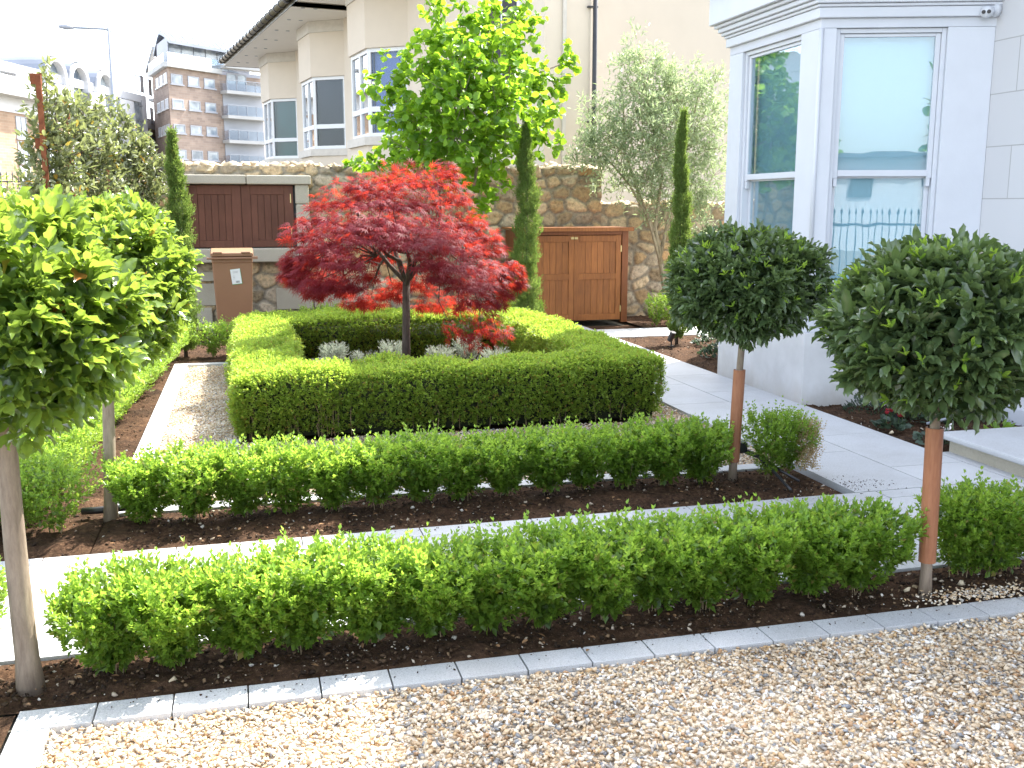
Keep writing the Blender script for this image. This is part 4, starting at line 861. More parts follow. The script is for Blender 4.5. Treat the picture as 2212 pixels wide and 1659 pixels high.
def facet(o,u,wv,L,g0,g1,name):
    """piers + sash window on a facet. o origin, u along, wv inward; glass opening between g0..g1"""
    pw=.0; z0,z1=.932,3.028; f0,f1=g0-.075,g1+.075
    m=MB()
    m.obox(o,u,wv,0.0,f0,0,.16,z0,z1); m.obox(o,u,wv,f1,L,0,.16,z0,z1); m.build('pier',MT['whitegloss'],HS,bevel=.003)
    # moulding reveal
    wn=MB()
    for a,b,c,d_ in ((f0+.001,f0+.035,z0,z1-.001),(f1-.035,f1-.001,z0,z1-.001)): wn.obox(o,u,wv,a,b,.03,.14,c,d_)
    wn.obox(o,u,wv,f0+.036,f1-.036,.03,.14,z1-.035,z1-.001)
    win=wn.build('window',MT['whitegloss'],HS,bevel=.003)
    s=MB(); zt,zm=2.99,1.90
    # upper sash (outer)
    s.obox(o,u,wv,f0+.037,g0,.05,.085,1.865,zt); s.obox(o,u,wv,g1,f1-.037,.05,.085,1.865,zt); s.obox(o,u,wv,g0+.001,g1-.001,.05,.085,2.965,zt); s.obox(o,u,wv,g0+.001,g1-.001,.045,.086,1.88,1.93)
    for a in (g0,g1): # horns
        s.obox(o,u,wv,a-.03 if a==g0 else a,a if a==g0 else a+.03,.05,.085,1.80,1.864)
    # lower sash (inner)
    s.obox(o,u,wv,f0+.037,g0-.002,.092,.125,.94,1.90); s.obox(o,u,wv,g1+.002,f1-.037,.092,.125,.94,1.90); s.obox(o,u,wv,g0,g1,.092,.125,.94,1.03); s.obox(o,u,wv,g0,g1,.092,.125,1.865,1.90)
    s.build('sash',MT['whitegloss'],win,bevel=.002)
    p=MB(); p.obox(o,u,wv,g0,g1,.064,.068,1.93,2.965); p.build('pane',MT['glass'],win)
    p=MB(); p.obox(o,u,wv,g0,g1,.105,.109,1.03,1.865); p.build('pane',MT['glass'],win)
    b=MB(); b.obox(o,u,wv,g0-.03,g1+.03,.15,.155,.95,2.99); b.build('blind',MT['blind'],win)
    l=MB(); mid=(g0+g1)/2; l.obox(o,u,wv,mid-.03,mid+.03,.088,.105,1.902,1.922); l.build('catch',MT['brass'],win)
facet(A,uS,wS,LS,.20,.91,'side')
facet(A2,(0,-1),(1,0),A2[1]-A[1],.33,1.20,'centre')
# corner bead
m=MB(); m.tube([(A[0]+.004,A[1]-.004,.935),(A[0]+.004,A[1]-.004,3.027)],.018,10); m.build('corner_bead',MT['whitegloss'],HS,True)
# small sensor and dome camera
cm=empty('security_camera',(5.66,7.0,3.12),'small white dome security camera with two dark lenses on the white wall','camera')
def uvs(m,c,r,n=14,k=9,sq=(1,1,1)):
    i=len(m.v)
    for a in range(k+1):
        t=math.pi*a/k
        for b in range(n): q=2*math.pi*b/n; m.v.append((c[0]+r*sq[0]*math.sin(t)*math.cos(q),c[1]+r*sq[1]*math.sin(t)*math.sin(q),c[2]+r*sq[2]*math.cos(t)))
    for a in range(k):
        for b in range(n): m.f.append((i+a*n+b,i+(a+1)*n+b,i+(a+1)*n+(b+1)%n,i+a*n+(b+1)%n))
cy=7.03
m=MB(); m.tube([(5.745,cy,3.15),(5.70,cy,3.15)],.06,20); m.tube([(5.71,cy,3.15),(5.65,cy-.02,3.13)],.03,12); m.build('mount',MT['whitegloss'],cm,True)
m=MB(); uvs(m,(5.63,cy-.03,3.125),.048); m.build('housing',MT['whitegloss'],cm,True)
for s in (-1,1):
    m=MB(); c=Vector((5.63,cy-.03,3.125)); d_=Vector((-.66,-.74,-.12)).normalized(); sx=Vector((.74,-.66,0))*(.019*s); m.tube([tuple(c+d_*.035+sx),tuple(c+d_*.05+sx)],.015,12); m.build('lens',MT['blackplastic'],cm)
# granite step
st=empty('granite_step',(4.53,5.7,0),'thick granite step slab with rounded nosing at the right edge','step')
m=MB(); m.box(4.56,6.6,3.2,5.70,-.02,.085); m.build('riser',MT['granite_old'],st)
m=MB(); m.box(4.50,6.6,3.2,5.76,.088,.128); m.build('tread',MT['granite'],st,bevel=.012)
# ================================================================== SMALL THINGS
def spotlight(label,x,y,dirv,z=.12,r=.035,l=.12,tilt=None,spike=True):
    t=empty('garden_spotlight',(x,y,0),label,'spotlight','black garden spotlights on spikes')
    d_=Vector(dirv).normalized(); c=Vector((x,y,z))
    m=MB(); m.tube([tuple(c-d_*l*.5),tuple(c+d_*l*.45),tuple(c+d_*l*.5)],[r*.9,r,r*.92],18); m.build('lamp_housing',MT['blackplastic'],t,bevel=.002)
    m=MB(); m.tube([(x,y,-.03),(x,y,z-.02)],.01,8); m.box(x-.03,x+.03,y-.03,y+.03,.0,.02); m.build('spike',MT['blackplastic'],t)
spotlight('short black spotlight tilted upward among the bedding plants by the step',4.72,6.52,(.45,.1,.8),.15)
spotlight('black spotlight beside the cypress near the bay window corner',4.78,10.9,(.2,-.3,.8),.13)
t=empty('leaning_spotlight',(5.05,6.3,0),'long black tube light leaning on a grey rod with blue tie','spotlight')
a=Vector((4.92,6.42,.02)); b=Vector((5.20,6.02,.22)); m=MB(); m.tube([tuple(a),tuple(a.lerp(b,.66))],.011,10); m.build('rod',MT['steel'],t)
m=MB(); m.tube([tuple(a.lerp(b,.62)),tuple(b)],.030,14); m.build('lamp_tube',MT['blackplastic'],t)
m=MB(); m.tube([tuple(a.lerp(b,.82)),tuple(a.lerp(b,.85))],.034,14); m.tube([tuple(a.lerp(b,.83)+Vector((0,0,.03))),tuple(a.lerp(b,.86)+Vector((-.03,0,.07)))],.004,5); m.build('tie',M_plain('blue_plastic',(.03,.16,.55),.4),t)
t=empty('junction_box',(2.93,5.52,0),'black cable junction box with loose black cables behind the sleeved trunk','junction box')
m=MB(); m.box(2.885,2.955,5.52,5.58,.13,.20); m.build('box_body',MT['blackplastic'],t,bevel=.012)
m=MB(); m.tube([(2.93,5.54,.14),(2.99,5.45,.12),(3.03,5.33,.06),(3.04,5.2,.012),(3.03,5.12,.0)],.0085,8); m.tube([(2.94,5.55,.15),(3.02,5.5,.12),(3.10,5.38,.05),(3.16,5.25,.01)],.0085,8); m.build('cable',MT['blackplastic'],t,True)
# low black edging remnant by second left trunk
t=tag((lambda m:(m.tube([(-.92,5.62,.03),(-.84,5.60,.035),(-.74,5.63,.03),(-.68,5.64,.03)],.02,8),m.build('irrigation_pipe',MT['blackplastic'],None,True))[1])(MB()),'short length of black irrigation pipe behind the second left trunk','pipe')
# bedding plants
def clump(name,label,cat,x,y,n,r,h,leaf,mat,tmpl=LEAF9,flower=None,nf=6,group=None,upw=.8):
    root=empty(name,(x,y,0),label,cat,group)
    th=RS.uniform(0,6.28,n); rr=r*np.sqrt(RS.rand(n)); P=np.stack((x+rr*np.cos(th),y+rr*np.sin(th),.01+h*(1-(rr/r)**2)*RS.uniform(.3,1,n)),1)
    D=np.stack((np.cos(th),np.sin(th),np.full(n,upw)),1)+RS.normal(0,.35,(n,3))
    leaves('leaves',P,D,leaf[0]*RS.uniform(.7,1.2,n),leaf[1],tmpl,MT[mat],root,RS.rand(n))
    if flower:
        nn=nf*5; k=np.repeat(np.arange(nf),5); fx=x+RS.uniform(-r,r,nf)*.6; fy=y+RS.uniform(-r,r,nf)*.6; fz=h+RS.uniform(.02,.07,nf); a=np.tile(np.arange(5)*1.257,nf)
        P=np.stack((fx[k],fy[k],fz[k]),1); D=np.stack((np.cos(a)*.6,np.sin(a)*.6,np.full(nn,1.)),1)
        for i in range(nf):
            fo=leaves('flower',P[k==i],D[k==i],.032,.024,LEAF9,MT[flower],root,np.zeros(5))
            m=MB(); m.tube([(fx[i],fy[i],0),(fx[i],fy[i],fz[i])],.0015,4); m.build('stalk',MT['cypress'],fo)
    return root
clump('bedding_plant','low bushy bedding plant with a violet flower at the bay corner','plant',4.78,6.95,260,.20,.17,(.035,.013),'purpleleaf',flower='blueflower',nf=2,upw=1.4)
clump('cyclamen','red flowered cyclamen left of the short spotlight','cyclamen',4.62,6.42,60,.12,.06,(.055,.05),'purpleleaf',flower='redflower',nf=5)
clump('cyclamen','red flowered cyclamen right behind the short spotlight','cyclamen',4.88,6.62,70,.14,.10,(.055,.05),'purpleleaf',flower='redflower',nf=3)
clump('cyclamen','white flowered cyclamen beside the brown sleeve of the rightmost tree','cyclamen',4.63,5.93,60,.13,.07,(.055,.05),'purpleleaf',flower='whiteflower',nf=5)
clump('leafy_plant','grey leaved mound in the middle of the window bed','plant',5.12,6.72,300,.27,.14,(.05,.045),'purpleleaf')
clump('leafy_plant','low grey green mound against the plinth under the dark bay ball','plant',5.42,6.72,260,.25,.15,(.045,.04),'purpleleaf')
clump('leafy_plant','fresh green fern like plant near the step edge','plant',5.16,5.93,60,.11,.10,(.06,.03),'box',upw=1.2)
clump('leafy_plant','small green leaved plants at the foot of the cypress by the bay','plant',5.15,10.1,420,.36,.18,(.045,.03),'purpleleaf')
clump('leafy_plant','spreading leafy mound between bay window and paved cross path','plant',5.45,10.9,420,.36,.22,(.045,.03),'purpleleaf')
lavs=[]
for i,(x,y) in enumerate(((.62,8.35),(.62,9.1),(.95,8.6),(1.05,9.5),(.8,10.2),(1.75,8.5),(2.1,8.8),(1.8,9.7),(2.3,9.5),(1.4,10.2),(2.2,10.3),(1.25,8.2),(2.35,8.2))):
    n=260; root=empty('lavender_plant',(x,y,0),'silver leaved lavender clump growing inside the square hedge','lavender','silver lavender clumps inside the square hedge')
    th=RS.uniform(0,6.28,n); rr=.2*np.sqrt(RS.rand(n)); P=np.stack((x+rr*np.cos(th)*.5,y+rr*np.sin(th)*.5,RS.uniform(.03,.2,n)),1); D=np.stack((np.cos(th)*.6,np.sin(th)*.6,np.full(n,1.)),1)+RS.normal(0,.2,(n,3))
    p,dd,l,ww,yy=sprigs(P,D,6,.10,.045,.006,spread=.4); leaves('leaves',p,dd,l,ww,LEAF4,MT['lavender'],root,yy)
# spilled gravel + stones on beds
n=420; P=np.stack((2.95+RS.normal(0,.15,n),3.46+RS.normal(0,.035,n),np.full(n,.012)),1); v,f=stones(P,RS.uniform(.010,.02,n)); tag(link('spilled_gravel',npmesh('spilled_gravel',v,f,3),MT['gravel']),'gravel spilled over the kerb onto soil below the sleeved tree','gravel',kind='stuff')
n=260; P=np.concatenate((np.stack((3.38+np.abs(RS.normal(0,.16,n)),5.12+RS.normal(0,.08,n),np.full(n,.002)),1),np.stack((RS.uniform(-.6,3.4,n),3.38+RS.normal(0,.03,n),np.full(n,.001)),1),np.stack((RS.uniform(-1,3.2,n),4.95-np.abs(RS.normal(0,.03,n)),np.full(n,.002)),1))); v,f=stones(P,.003+.010*RS.rand(len(P))**3); tag(link('soil_crumbs',npmesh('soil_crumbs',v,f,3),MT['soil']),'crumbs of dark soil scattered on the pale paving and kerb','soil',kind='stuff')
n=38; P=np.concatenate((np.stack((RS.uniform(-.75,3.3,n),RS.uniform(3.42,3.6,n),np.full(n,.022)),1),np.stack((RS.uniform(-.75,3.2,n),RS.uniform(5.0,5.3,n),np.full(n,.022)),1),np.stack((RS.uniform(-.6,3.8,40),RS.uniform(2.2,3.4,40),np.full(40,.006)),1)[:9]))
fl=leaves('fallen_leaves',P,np.concatenate((RS.normal(0,1,(len(P),2)),RS.normal(0,.15,(len(P),1))),1),RS.uniform(.015,.035,len(P)),.014,LEAF9,MT['fallen'],None,RS.rand(len(P)),roll=.3); tag(fl,'dry brown leaves fallen on the soil and gravel','leaves',kind='stuff')
lab=[('pale round stone on the soil left of the right sleeved trunk',2.70,3.57,.045),('grey stone beside the pale one near the right sleeved trunk',2.76,3.60,.035),('light stone right of the right sleeved trunk foot',2.98,3.585,.04),('flat grey stone in the soil below the left end of the front hedge',-.32,3.50,.045),('mid brown stone by the foot of the left grey trunk',-.60,3.68,.05),('small pale pebble at the front of the window bed',4.52,6.28,.05)]
for lb,x,y,s in lab:
    v,f=stones(np.array([(x,y,.008)]),np.array([s]),flat=.7,long=1.3); tag(link('stone',npmesh('stone',v,f,3),MT['rocks']),lb,'stone')
# ================================================================== NEIGHBOUR ROW
u=(math.sin(R(-8.8)),math.cos(R(-8.8))); wv=(u[1],-u[0])   # u away along row, w into the houses
row=[(797,22.5),(654,27.6),(569,33.5)]
P3=polar(*row[0])
def rowx(P): return ((P[0]-P3[0])*u[0]+(P[1]-P3[1])*u[1], (P[0]-P3[0])*wv[0]+(P[1]-P3[1])*wv[1])
SOF=6.30
def terrace(label,ends,ridges,gable=False):
    a,b=ends; o=(P3[0]+wv[0]*.72,P3[1]+wv[1]*.72)
    hs=empty('cream_house',(o[0]+u[0]*a,o[1]+u[1]*a,0),label,'house','cream rendered houses beyond the stone wall')
    m=MB(); m.obox(o,u,wv,a,b,0,9,-.05,SOF); m.build('wall',MT['cream'],hs)
    e=.0
    # roof with overhang, soffit and gutter
    ov=1.55
    m=MB(); m.obox(o,u,wv,a-.3,b+.5,-ov,9.5,SOF+.002,SOF+.05); m.build('soffit',MT['soffit'],hs)
    m=MB(); m.obox(o,u,wv,a-.32,b+.52,-ov-.02,-ov,SOF-.01,SOF+.14); m.obox(o,u,wv,b+.5,b+.52,-ov,9.5,SOF-.01,SOF+.14); m.obox(o,u,wv,a-.32,a-.3,-ov,9.5,SOF-.01,SOF+.14); m.build('fascia',MT['gutter'],hs)
    def q(uu,ww,z): return (o[0]+u[0]*uu+wv[0]*ww,o[1]+u[1]*uu+wv[1]*ww,z)
    m=MB(); m.tube([q(a-.4,-ov-.09,SOF+.16),q(b+.6,-ov-.09,SOF+.16)],.085,10); g=m.build('gutter',MT['gutter'],hs,True)
    k=a-.3
    while k<b+.6: m=MB(); m.tube([q(k,-ov-.09,SOF+.16),q(k+.07,-ov-.09,SOF+.16)],.105,10); m.build('gutter_bracket',MT['blackplastic'],g,True); k+=.62
    m=MB(); m.v+=[q(a-.3,-ov,SOF+.22),q(b+.5,-ov,SOF+.22),q(b+.5,9.5,SOF+.22),q(a-.3,9.5,SOF+.22),q(a+2.5,4,SOF+2.5),q(b-2.5,4,SOF+2.5)]; m.f+=[(0,1,5,4),(1,2,5),(2,3,4,5),(3,0,4)]; m.build('roof',MT['slate'],hs)
    k=a+.4
    while k<b: 
        for ww in (-ov+.3,-.95): m=MB(); m.tube([q(k,ww,SOF-.008),q(k,ww,SOF+.001)],.05,12); m.build('soffit_light',MT['steel'],hs)
        k+=1.7
    for (ru,glz) in ridges:
        # bay: ridge at (ru, w=-.72), centre facet 1.5 away, side facets 45deg
        c=1.45; s=.72
        pl=lambda d_:[(ru-s-d_*.6,0.05),(ru-s-d_*.6,0),(ru-d_*.41,-s-d_),(ru+c+d_*.41,-s-d_),(ru+c+s+d_*.6,0),(ru+c+s+d_*.6,.05)]
        def poly(d_): return [q(x,y,0)[:2] for x,y in pl(d_)][::-1]
        def P_(dd,z0,z1,mt,nm,par=hs,bev=0): mm=MB(); mm.prism(poly(dd),z0,z1); return mm.build(nm,MT[mt],par,bevel=bev)
        P_(0,-.05,2.92,'cream','bay_base'); P_(.07,2.922,3.10,'creamband','bay_sill'); P_(.0,4.93,6.02,'cream','bay_upper'); P_(.03,6.022,SOF-.001,'creamband','bay_frieze')
        # windows: facets between z 3.3..5.34
        F_=[((ru-s,0),(ru,-s),glz,1),((ru,-s),(ru+c,-s),'interior',2),((ru+c,-s),(ru+c+s,0),'interior',1)]
        for (pa,pb,mt,nl) in F_:
            A_=q(*pa,0)[:2];B_=q(*pb,0)[:2]; L=math.dist(A_,B_); uu=((B_[0]-A_[0])/L,(B_[1]-A_[1])/L); nn=(uu[1],-uu[0])
            cx=q(ru+c/2,0,0); # make nn inward
            if (cx[0]-A_[0])*nn[0]+(cx[1]-A_[1])*nn[1]<0: nn=(-nn[0],-nn[1])
            mm=MB(); z0,z1,zt=3.102,4.928,3.62; fr=.07
            mm.obox(A_,uu,nn,.02,.02+fr,.06,.14,z0,z1); mm.obox(A_,uu,nn,L-.02-fr,L-.02,.06,.14,z0,z1)
            for z,h_ in ((z0,.08),(zt,.11),(z1-.08,.08)): mm.obox(A_,uu,nn,.02+fr+.001,L-.021-fr,.06,.14,z,z+h_)
            if nl==2: mm.obox(A_,uu,nn,L/2-.05,L/2+.05,.062,.139,z0+.081,z1-.081)
            wi=mm.build('window',MT['upvc'],hs)
            mm=MB(); mm.obox(A_,uu,nn,.05,L-.05,.10,.105,z0+.03,z1-.03); mm.build('pane',MT['glassfar'],wi)
            mm=MB(); mm.obox(A_,uu,nn,.03,L-.03,.20,.21,z0,z1); mm.build('curtain',MT[mt],wi)
    return hs,q
r2=rowx(polar(654,27.6))[0]; r1=rowx(polar(569,33.5))[0]
terrace('farther cream house with two canted bays and a long black gutter',(r2-2.2,r1+3.0),[(r2,'curtaindark'),(r1,'blindgreen')])
hs,q=terrace('nearer cream house with canted bay behind the lime green tree, plain gable on the right',(-3.8,2.9),[(0,'blindblue')])
# gable wall return facing the garden with black downpipe
o4=(P3[0]+wv[0]*.72,P3[1]+wv[1]*.72)
def n4(uu,ww): return (o4[0]+u[0]*uu+wv[0]*ww,o4[1]+u[1]*uu+wv[1]*ww)
m=MB(); m.obox(o4,u,wv,-3.85,-3.802,.9,11,-.05,6.9); m.build('gable_wall',MT['gable'],hs)
m=MB(); m.obox(o4,u,wv,-7.4,-3.86,.0,.78,-.05,6.29); m.build('projecting_wall',MT['cream'],hs)
m=MB(); m.obox(o4,u,wv,-7.43,-7.402,.30,.36,-.05,6.29); m.build('render_bead',MT['creamband'],hs)
px_,py_=n4(-7.45,.83); m=MB(); m.tube([(px_,py_,0),(px_,py_,6.3)],.036,12); dp=m.build('downpipe',MT['blackplastic'],hs,True)
for z in (2.9,4.6):
    m=MB(); m.box(px_-.12,px_+.04,py_-.02,py_+.06,z,z+.025); m.build('bracket',MT['blackplastic'],dp)
wr_=[]
for (ua_,ub_) in ((-6.6,-5.2),):
    m=MB(); m.obox(o4,u,wv,ua_,ub_,-.06,-.002,3.1,5.0); wi=m.build('window',MT['upvc'],hs)
    for a_,b_ in ((ua_+.1,(ua_+ub_)/2-.05),((ua_+ub_)/2+.05,ub_-.1)): m=MB(); m.obox(o4,u,wv,a_,b_,-.075,-.062,3.2,4.9); m.build('pane',MT['curtaindark'],wi)
# ================================================================== FAR BUILDINGS
class Facade:
    def __init__(s,p0,p1):
        s.o=p0; L=math.dist(p0,p1); s.L=L; s.u=((p1[0]-p0[0])/L,(p1[1]-p0[1])/L); s.n=(s.u[1],-s.u[0])   # n: toward viewer?
        if s.n[0]*p0[0]+s.n[1]*p0[1]>0: s.n=(-s.n[0],-s.n[1])
    def box(s,m,u0,u1,d0,d1,z0,z1): m.obox(s.o,s.u,s.n,u0,u1,d0,d1,z0,z1)
    def win(s,hs,u0,u1,z0,z1,mull=1,sill='concrete',frame='greypanel',name='window',cur=None):
        m=MB(); t=.1; s.box(m,u0,u0+t,.01,.07,z0,z1); s.box(m,u1-t,u1,.01,.07,z0,z1); s.box(m,u0+t,u1-t,.01,.07,z1-t,z1); s.box(m,u0+t,u1-t,.01,.07,z0,z0+t)
        for k in range(mull): c=u0+(u1-u0)*(k+1)/(mull+1); s.box(m,c-t/2,c+t/2,.012,.068,z0+t,z1-t)
        if sill: s.box(m,u0-.12,u1+.12,.0,.16,z0-.14,z0-.003)
        w_=m.build(name,MT[frame],hs); m=MB(); s.box(m,u0+.03,u1-.03,.004,.03,z0+.03,z1-.03); m.build('pane',MT['farglass'] if cur is None else MT[cur],w_); return w_
def M_farglass():
    m,nt=newmat('blue_far_glass'); n=noise_(nt,wcoords(nt,(.35,.35,.5)),1.,3); r=ramp(nt,[(.35,(.09,.12,.16)),(.65,(.42,.46,.48))]); nt.links.new(n,r.inputs[0]); out(nt,prin(nt,r.outputs[0],.12,.8)); return m
MT['farglass']=M_farglass()
def zz(py,dist,px=430):
    d=ray(px,py); return H+d[2]*dist/math.hypot(d[0],d[1])
# brick tower block
D0=118.
TA=polar(345,128); TB=polar(379,D0); TC=polar(487,123); TD=polar(575,126)
tw=empty('brick_office_block',(TB[0],TB[1],0),'tall brown brick office block with curved metal roof and balconies, far left of centre','building')
zt=zz(147,D0)
m=MB(); back=polar(470,165); m.prism([TA,TB,TC,TD,polar(600,160),polar(370,165)],-.05,zt); m.build('wall',MT['brickdark'],tw,uvplane=True)
fF=Facade(TB,TC); fL=Facade(TA,TB); fR=Facade(TC,TD)
m=MB(); fR.box(m,.3,fR.L,.0,.12,-.05,zt-.9); m.build('cladding_panel',MT['greypanel'],tw)
rows=[(165,186),(218,238),(271,290),(325,345)]
for (ya,yb) in rows:
    for k,c in enumerate((.155,.475,.79)):
        fF.win(tw,fF.L*c-.8,fF.L*c+.8,zz(yb,D0+2),zz(ya,D0+2),0)
for (ya,yb) in rows[:3]:
    for c in (.35,.6,.85): fL.win(tw,fL.L*c-.9,fL.L*c+.9,zz(yb,123)-.2,zz(ya,123)-.2,0,frame='upvc',cur='farwhite')
for ya in (135,190,243,296,349):
    z=zz(ya+14,124)
    m=MB(); fR.box(m,0.0,fR.L,.1,1.5,z,z+.35); b_=m.build('balcony',MT['concrete'],tw)
    m=MB(); fR.box(m,0.02,fR.L,1.40,1.44,z+.36,z+1.4); fR.box(m,.02,.06,.1,1.40,z+.36,z+1.4); m.build('balustrade_glass',MT['glassfar'],b_)
    m=MB(); 
    for k in range(5): fR.box(m,k*1.25,k*1.25+.06,1.45,1.5,z+.352,z+1.45)
    fR.box(m,0,fR.L,1.451,1.5,z+1.451,z+1.52); m.build('rail',MT['steel'],b_)
    if ya>135:
        fR.win(tw,.9,2.2,z+.6,z+2.4,0,None); fR.win(tw,2.3,3.5,z+.6,z+2.4,0,None)
m=MB(); fF.box(m,-.4,fF.L,-.3,.5,zt,zt+.5); fL.box(m,0,fL.L,-.3,.5,zt+.002,zt+.498); m.build('parapet',MT['concrete'],tw)
m=MB(); fF.box(m,-.2,fF.L+8,.3,.34,zt+.5,zt+1.5); fL.box(m,0,fL.L,.3,.34,zt+.5,zt+1.45); m.build('roof_balustrade',MT['glassfar'],tw)
def fq(f,uu,dd,z): return (f.o[0]+f.u[0]*uu+f.n[0]*dd,f.o[1]+f.u[1]*uu+f.n[1]*dd,z)
_l=math.dist(TA,TB); DL=((TA[0]-TB[0])/_l,(TA[1]-TB[1])/_l)
def fl(uu,k,z,d0=-.2): q_=fq(fF,uu,d0,z); return (q_[0]+DL[0]*k,q_[1]+DL[1]*k,z)
m=MB(); m.prism([fl(1.6,0,0,-1.6)[:2],fl(fF.L+12,0,0,-1.6)[:2],fl(fF.L+12,7,0,-1.6)[:2],fl(1.6,7,0,-1.6)[:2]],zt,zt+3.5); m.build('penthouse_wall',MT['greypanel'],tw)
for k in range(7): fF.win(tw,1.9+k*1.6,3.3+k*1.6,zt+.9,zt+3.2,0,None) if False else None
for k in range(6):
    m=MB(); fF.box(m,1.7+k*1.75,3.3+k*1.75,-1.59,-1.52,zt+.7,zt+3.3); m.build('penthouse_window',MT['farglass'],tw)
# curved roof (barrel cap) 
m=MB(); NR=12; prof=[]
for k in range(NR+1):
    t=k/NR; prof.append((10.5*t, zt+2.9+1.9*math.sin(min(1,t*1.25)*math.pi*.5)-(0 if t<.6 else (t-.6)*5)))
for (d_,z) in prof: m.v+=[fl(.6,d_,z),fl(fF.L+12,d_,z)]
for k in range(NR): m.f.append((2*k,2*k+1,2*k+3,2*k+2))
for (d_,z) in prof: m.v+=[fl(.6,d_,z-.35),fl(fF.L+12,d_,z-.35)]
n0=2*(NR+1)
for k in range(NR): m.f.append((n0+2*k,n0+2*k+2,n0+2*k+3,n0+2*k+1)); m.f.append((2*k,2*k+2,n0+2*k+2,n0+2*k))
m.f.append((0,n0,n0+1,1))
rf=m.build('curved_roof',MT['farsoft'],tw)
m=MB(); 
for j in range(26):
    uu=.3+j*.8
    m.tube([fl(uu+.5,d_,z+.05) for d_,z in prof],.05,4)
m.build('roof_seams',MT['greypanel'],rf)
m=MB(); m.prism([polar(349,131),polar(372,124),polar(392,134),polar(362,142)],zt,zz(116,126,352)); m.build('roof_stair_tower',MT['brickdark'],tw,uvplane=True)
m=MB(); q0=[(332,133,160),(349,131,108),(376,122,109),(396,134,108),(360,143,108),(338,143,158)]
m.v+=[(*polar(a,b),zz(c,b,a)) for a,b,c in q0]+[(*polar(a,b),zz(c,b,a)+.4) for a,b,c in q0]; m.f+=[(0,5,4,1),(1,4,3,2),(6,7,10,11),(7,8,9,10),(0,1,7,6),(1,2,8,7),(2,3,9,8),(3,4,10,9),(4,5,11,10),(5,0,6,11)]; m.build('roof_slab',MT['slate'],tw)
# white and brick apartment building
QA=polar(-60,96); QB=polar(298,124)
ap=empty('apartment_building',(QA[0],QA[1],0),'long white topped apartment block with brick lower floors and arched dormers, far left','building')
fa=Facade(QA,QB)
def ua(px,f=fa):
    # position along facade seen at pixel column px
    a=math.atan((px-CX)/(F/math.cos(T)))+YAW; dx,dy=math.sin(a),math.cos(a)
    # o + u*t = k*d
    det=f.u[0]*(-dy)+f.u[1]*dx; t=(-f.o[0]*(-dy)-f.o[1]*dx)/det; return t
def da(px): t=ua(px); return math.hypot(fa.o[0]+fa.u[0]*t,fa.o[1]+fa.u[1]*t)
def za(px,py): return zz(py,da(px),px)
zW=(za(0,240)+za(250,262))/2; 
zW=za(20,240); zTop=za(20,156)
m=MB(); fa.box(m,-20,fa.L,-12,0,-.05,zW); m.build('brick_wall',MT['brickbuff'],ap,uvplane=True)
m=MB(); fa.box(m,-20,fa.L,-12,.1,zW+.002,zTop); m.build('white_wall',MT['farwhite'],ap)
m=MB(); fa.box(m,-20,fa.L+.5,-12.5,.9,zTop+.002,zTop+.8); m.build('roof_edge',MT['farwhite'],ap)
zF=za(20,200); m=MB(); fa.box(m,-20,fa.L-3,.102,1.5,zF-.3,zF); m.build('balcony_slab',MT['concrete'],ap)
uu=-14
while uu<fa.L-5:
    m=MB(); fa.box(m,uu,uu+3.2,1.38,1.5,zF+.002,zF+1.5); uu+=6.6; m.build('balcony_parapet',MT['farwhite'],ap)
uu=-14+3.2
while uu<fa.L-5: m=MB(); fa.box(m,uu+.05,uu+3.35,1.42,1.46,zF+.002,zF+1.3); uu+=6.6; m.build('balcony_glass',MT['glassfar'],ap)
uu=-10.0
while uu<fa.L-3:
    fa.win(ap,uu,uu+1.7,zF+.1,zF+2.3,1,None)
    uu+=3.3
for (dz0,dz1,fr) in ((-1.0,.7,1),):
    pass
storey=(za(20,322)-za(20,212))/2*-1
for r_ in range(4):
    zb=za(20,242)-r_*storey; uu=-12
    while uu<fa.L-2:
        base_d=.1 if r_==0 else 0
        fa.win(ap,uu,uu+1.75,zb+ (.35 if r_==0 else .1),zb+2.0,1,'concrete'); uu+=4.9
for px in (118,167,222):
    uc=ua(px); rr=1.9; m=MB(); z0=zTop-.6
    ring=[(uc+rr*math.cos(t),z0+1.0+rr*math.sin(t)) for t in [math.pi*k/12 for k in range(13)]]
    pts=[(uc+rr,z0-1)]+ring+[(uc-rr,z0-1)]
    n=len(pts)
    for d_ in (1.3,-6):
        for (a_,z) in pts: m.v.append(fq(fa,a_,d_,z))
    for k in range(n-1): m.f.append((k,k+1,n+k+1,n+k))
    inn=[(uc+(a_-uc)*.8,z0+1.0+(z-z0-1.0)*.8 if z>z0+1 else z) for a_,z in pts]; i=len(m.v)
    for (a_,z) in inn: m.v.append(fq(fa,a_,1.3,z))
    for (a_,z) in inn: m.v.append(fq(fa,a_,.5,z))
    for k in range(n-1): m.f.append((k,i+k,i+k+1,k+1)); m.f.append((i+k,i+n+k,i+n+k+1,i+k+1))
    dm=m.build('arched_dormer',MT['farwhite'],ap)
    m=MB(); i=0
    for (a_,z) in inn: m.v.append(fq(fa,a_,.6,z))
    m.f.append(tuple(range(len(inn)))); m.build('arched_window',MT['farglass'],dm)
    m=MB(); i=0
    for d_ in (1.35,-6):
        for (a_,z) in pts: m.v.append(fq(fa,uc+(a_-uc)*1.08,d_ if d_<0 else 1.1,z+.12))
    for k in range(1,n-2): m.f.append((k,k+1,n+k+1,n+k))
    m.build('dormer_roof',MT['farsoft'],dm)
m=MB(); fa.box(m,fa.L-3.5,fa.L+2.6,-9,.6,-.05,zTop+.9); m.build('stair_tower',MT['farwhite'],ap)
m=MB(); fa.box(m,fa.L-.6,fa.L+1.2,.61,.66,2,zTop+.3); sg=m.build('stair_glazing',MT['farglass'],ap)
m=MB()
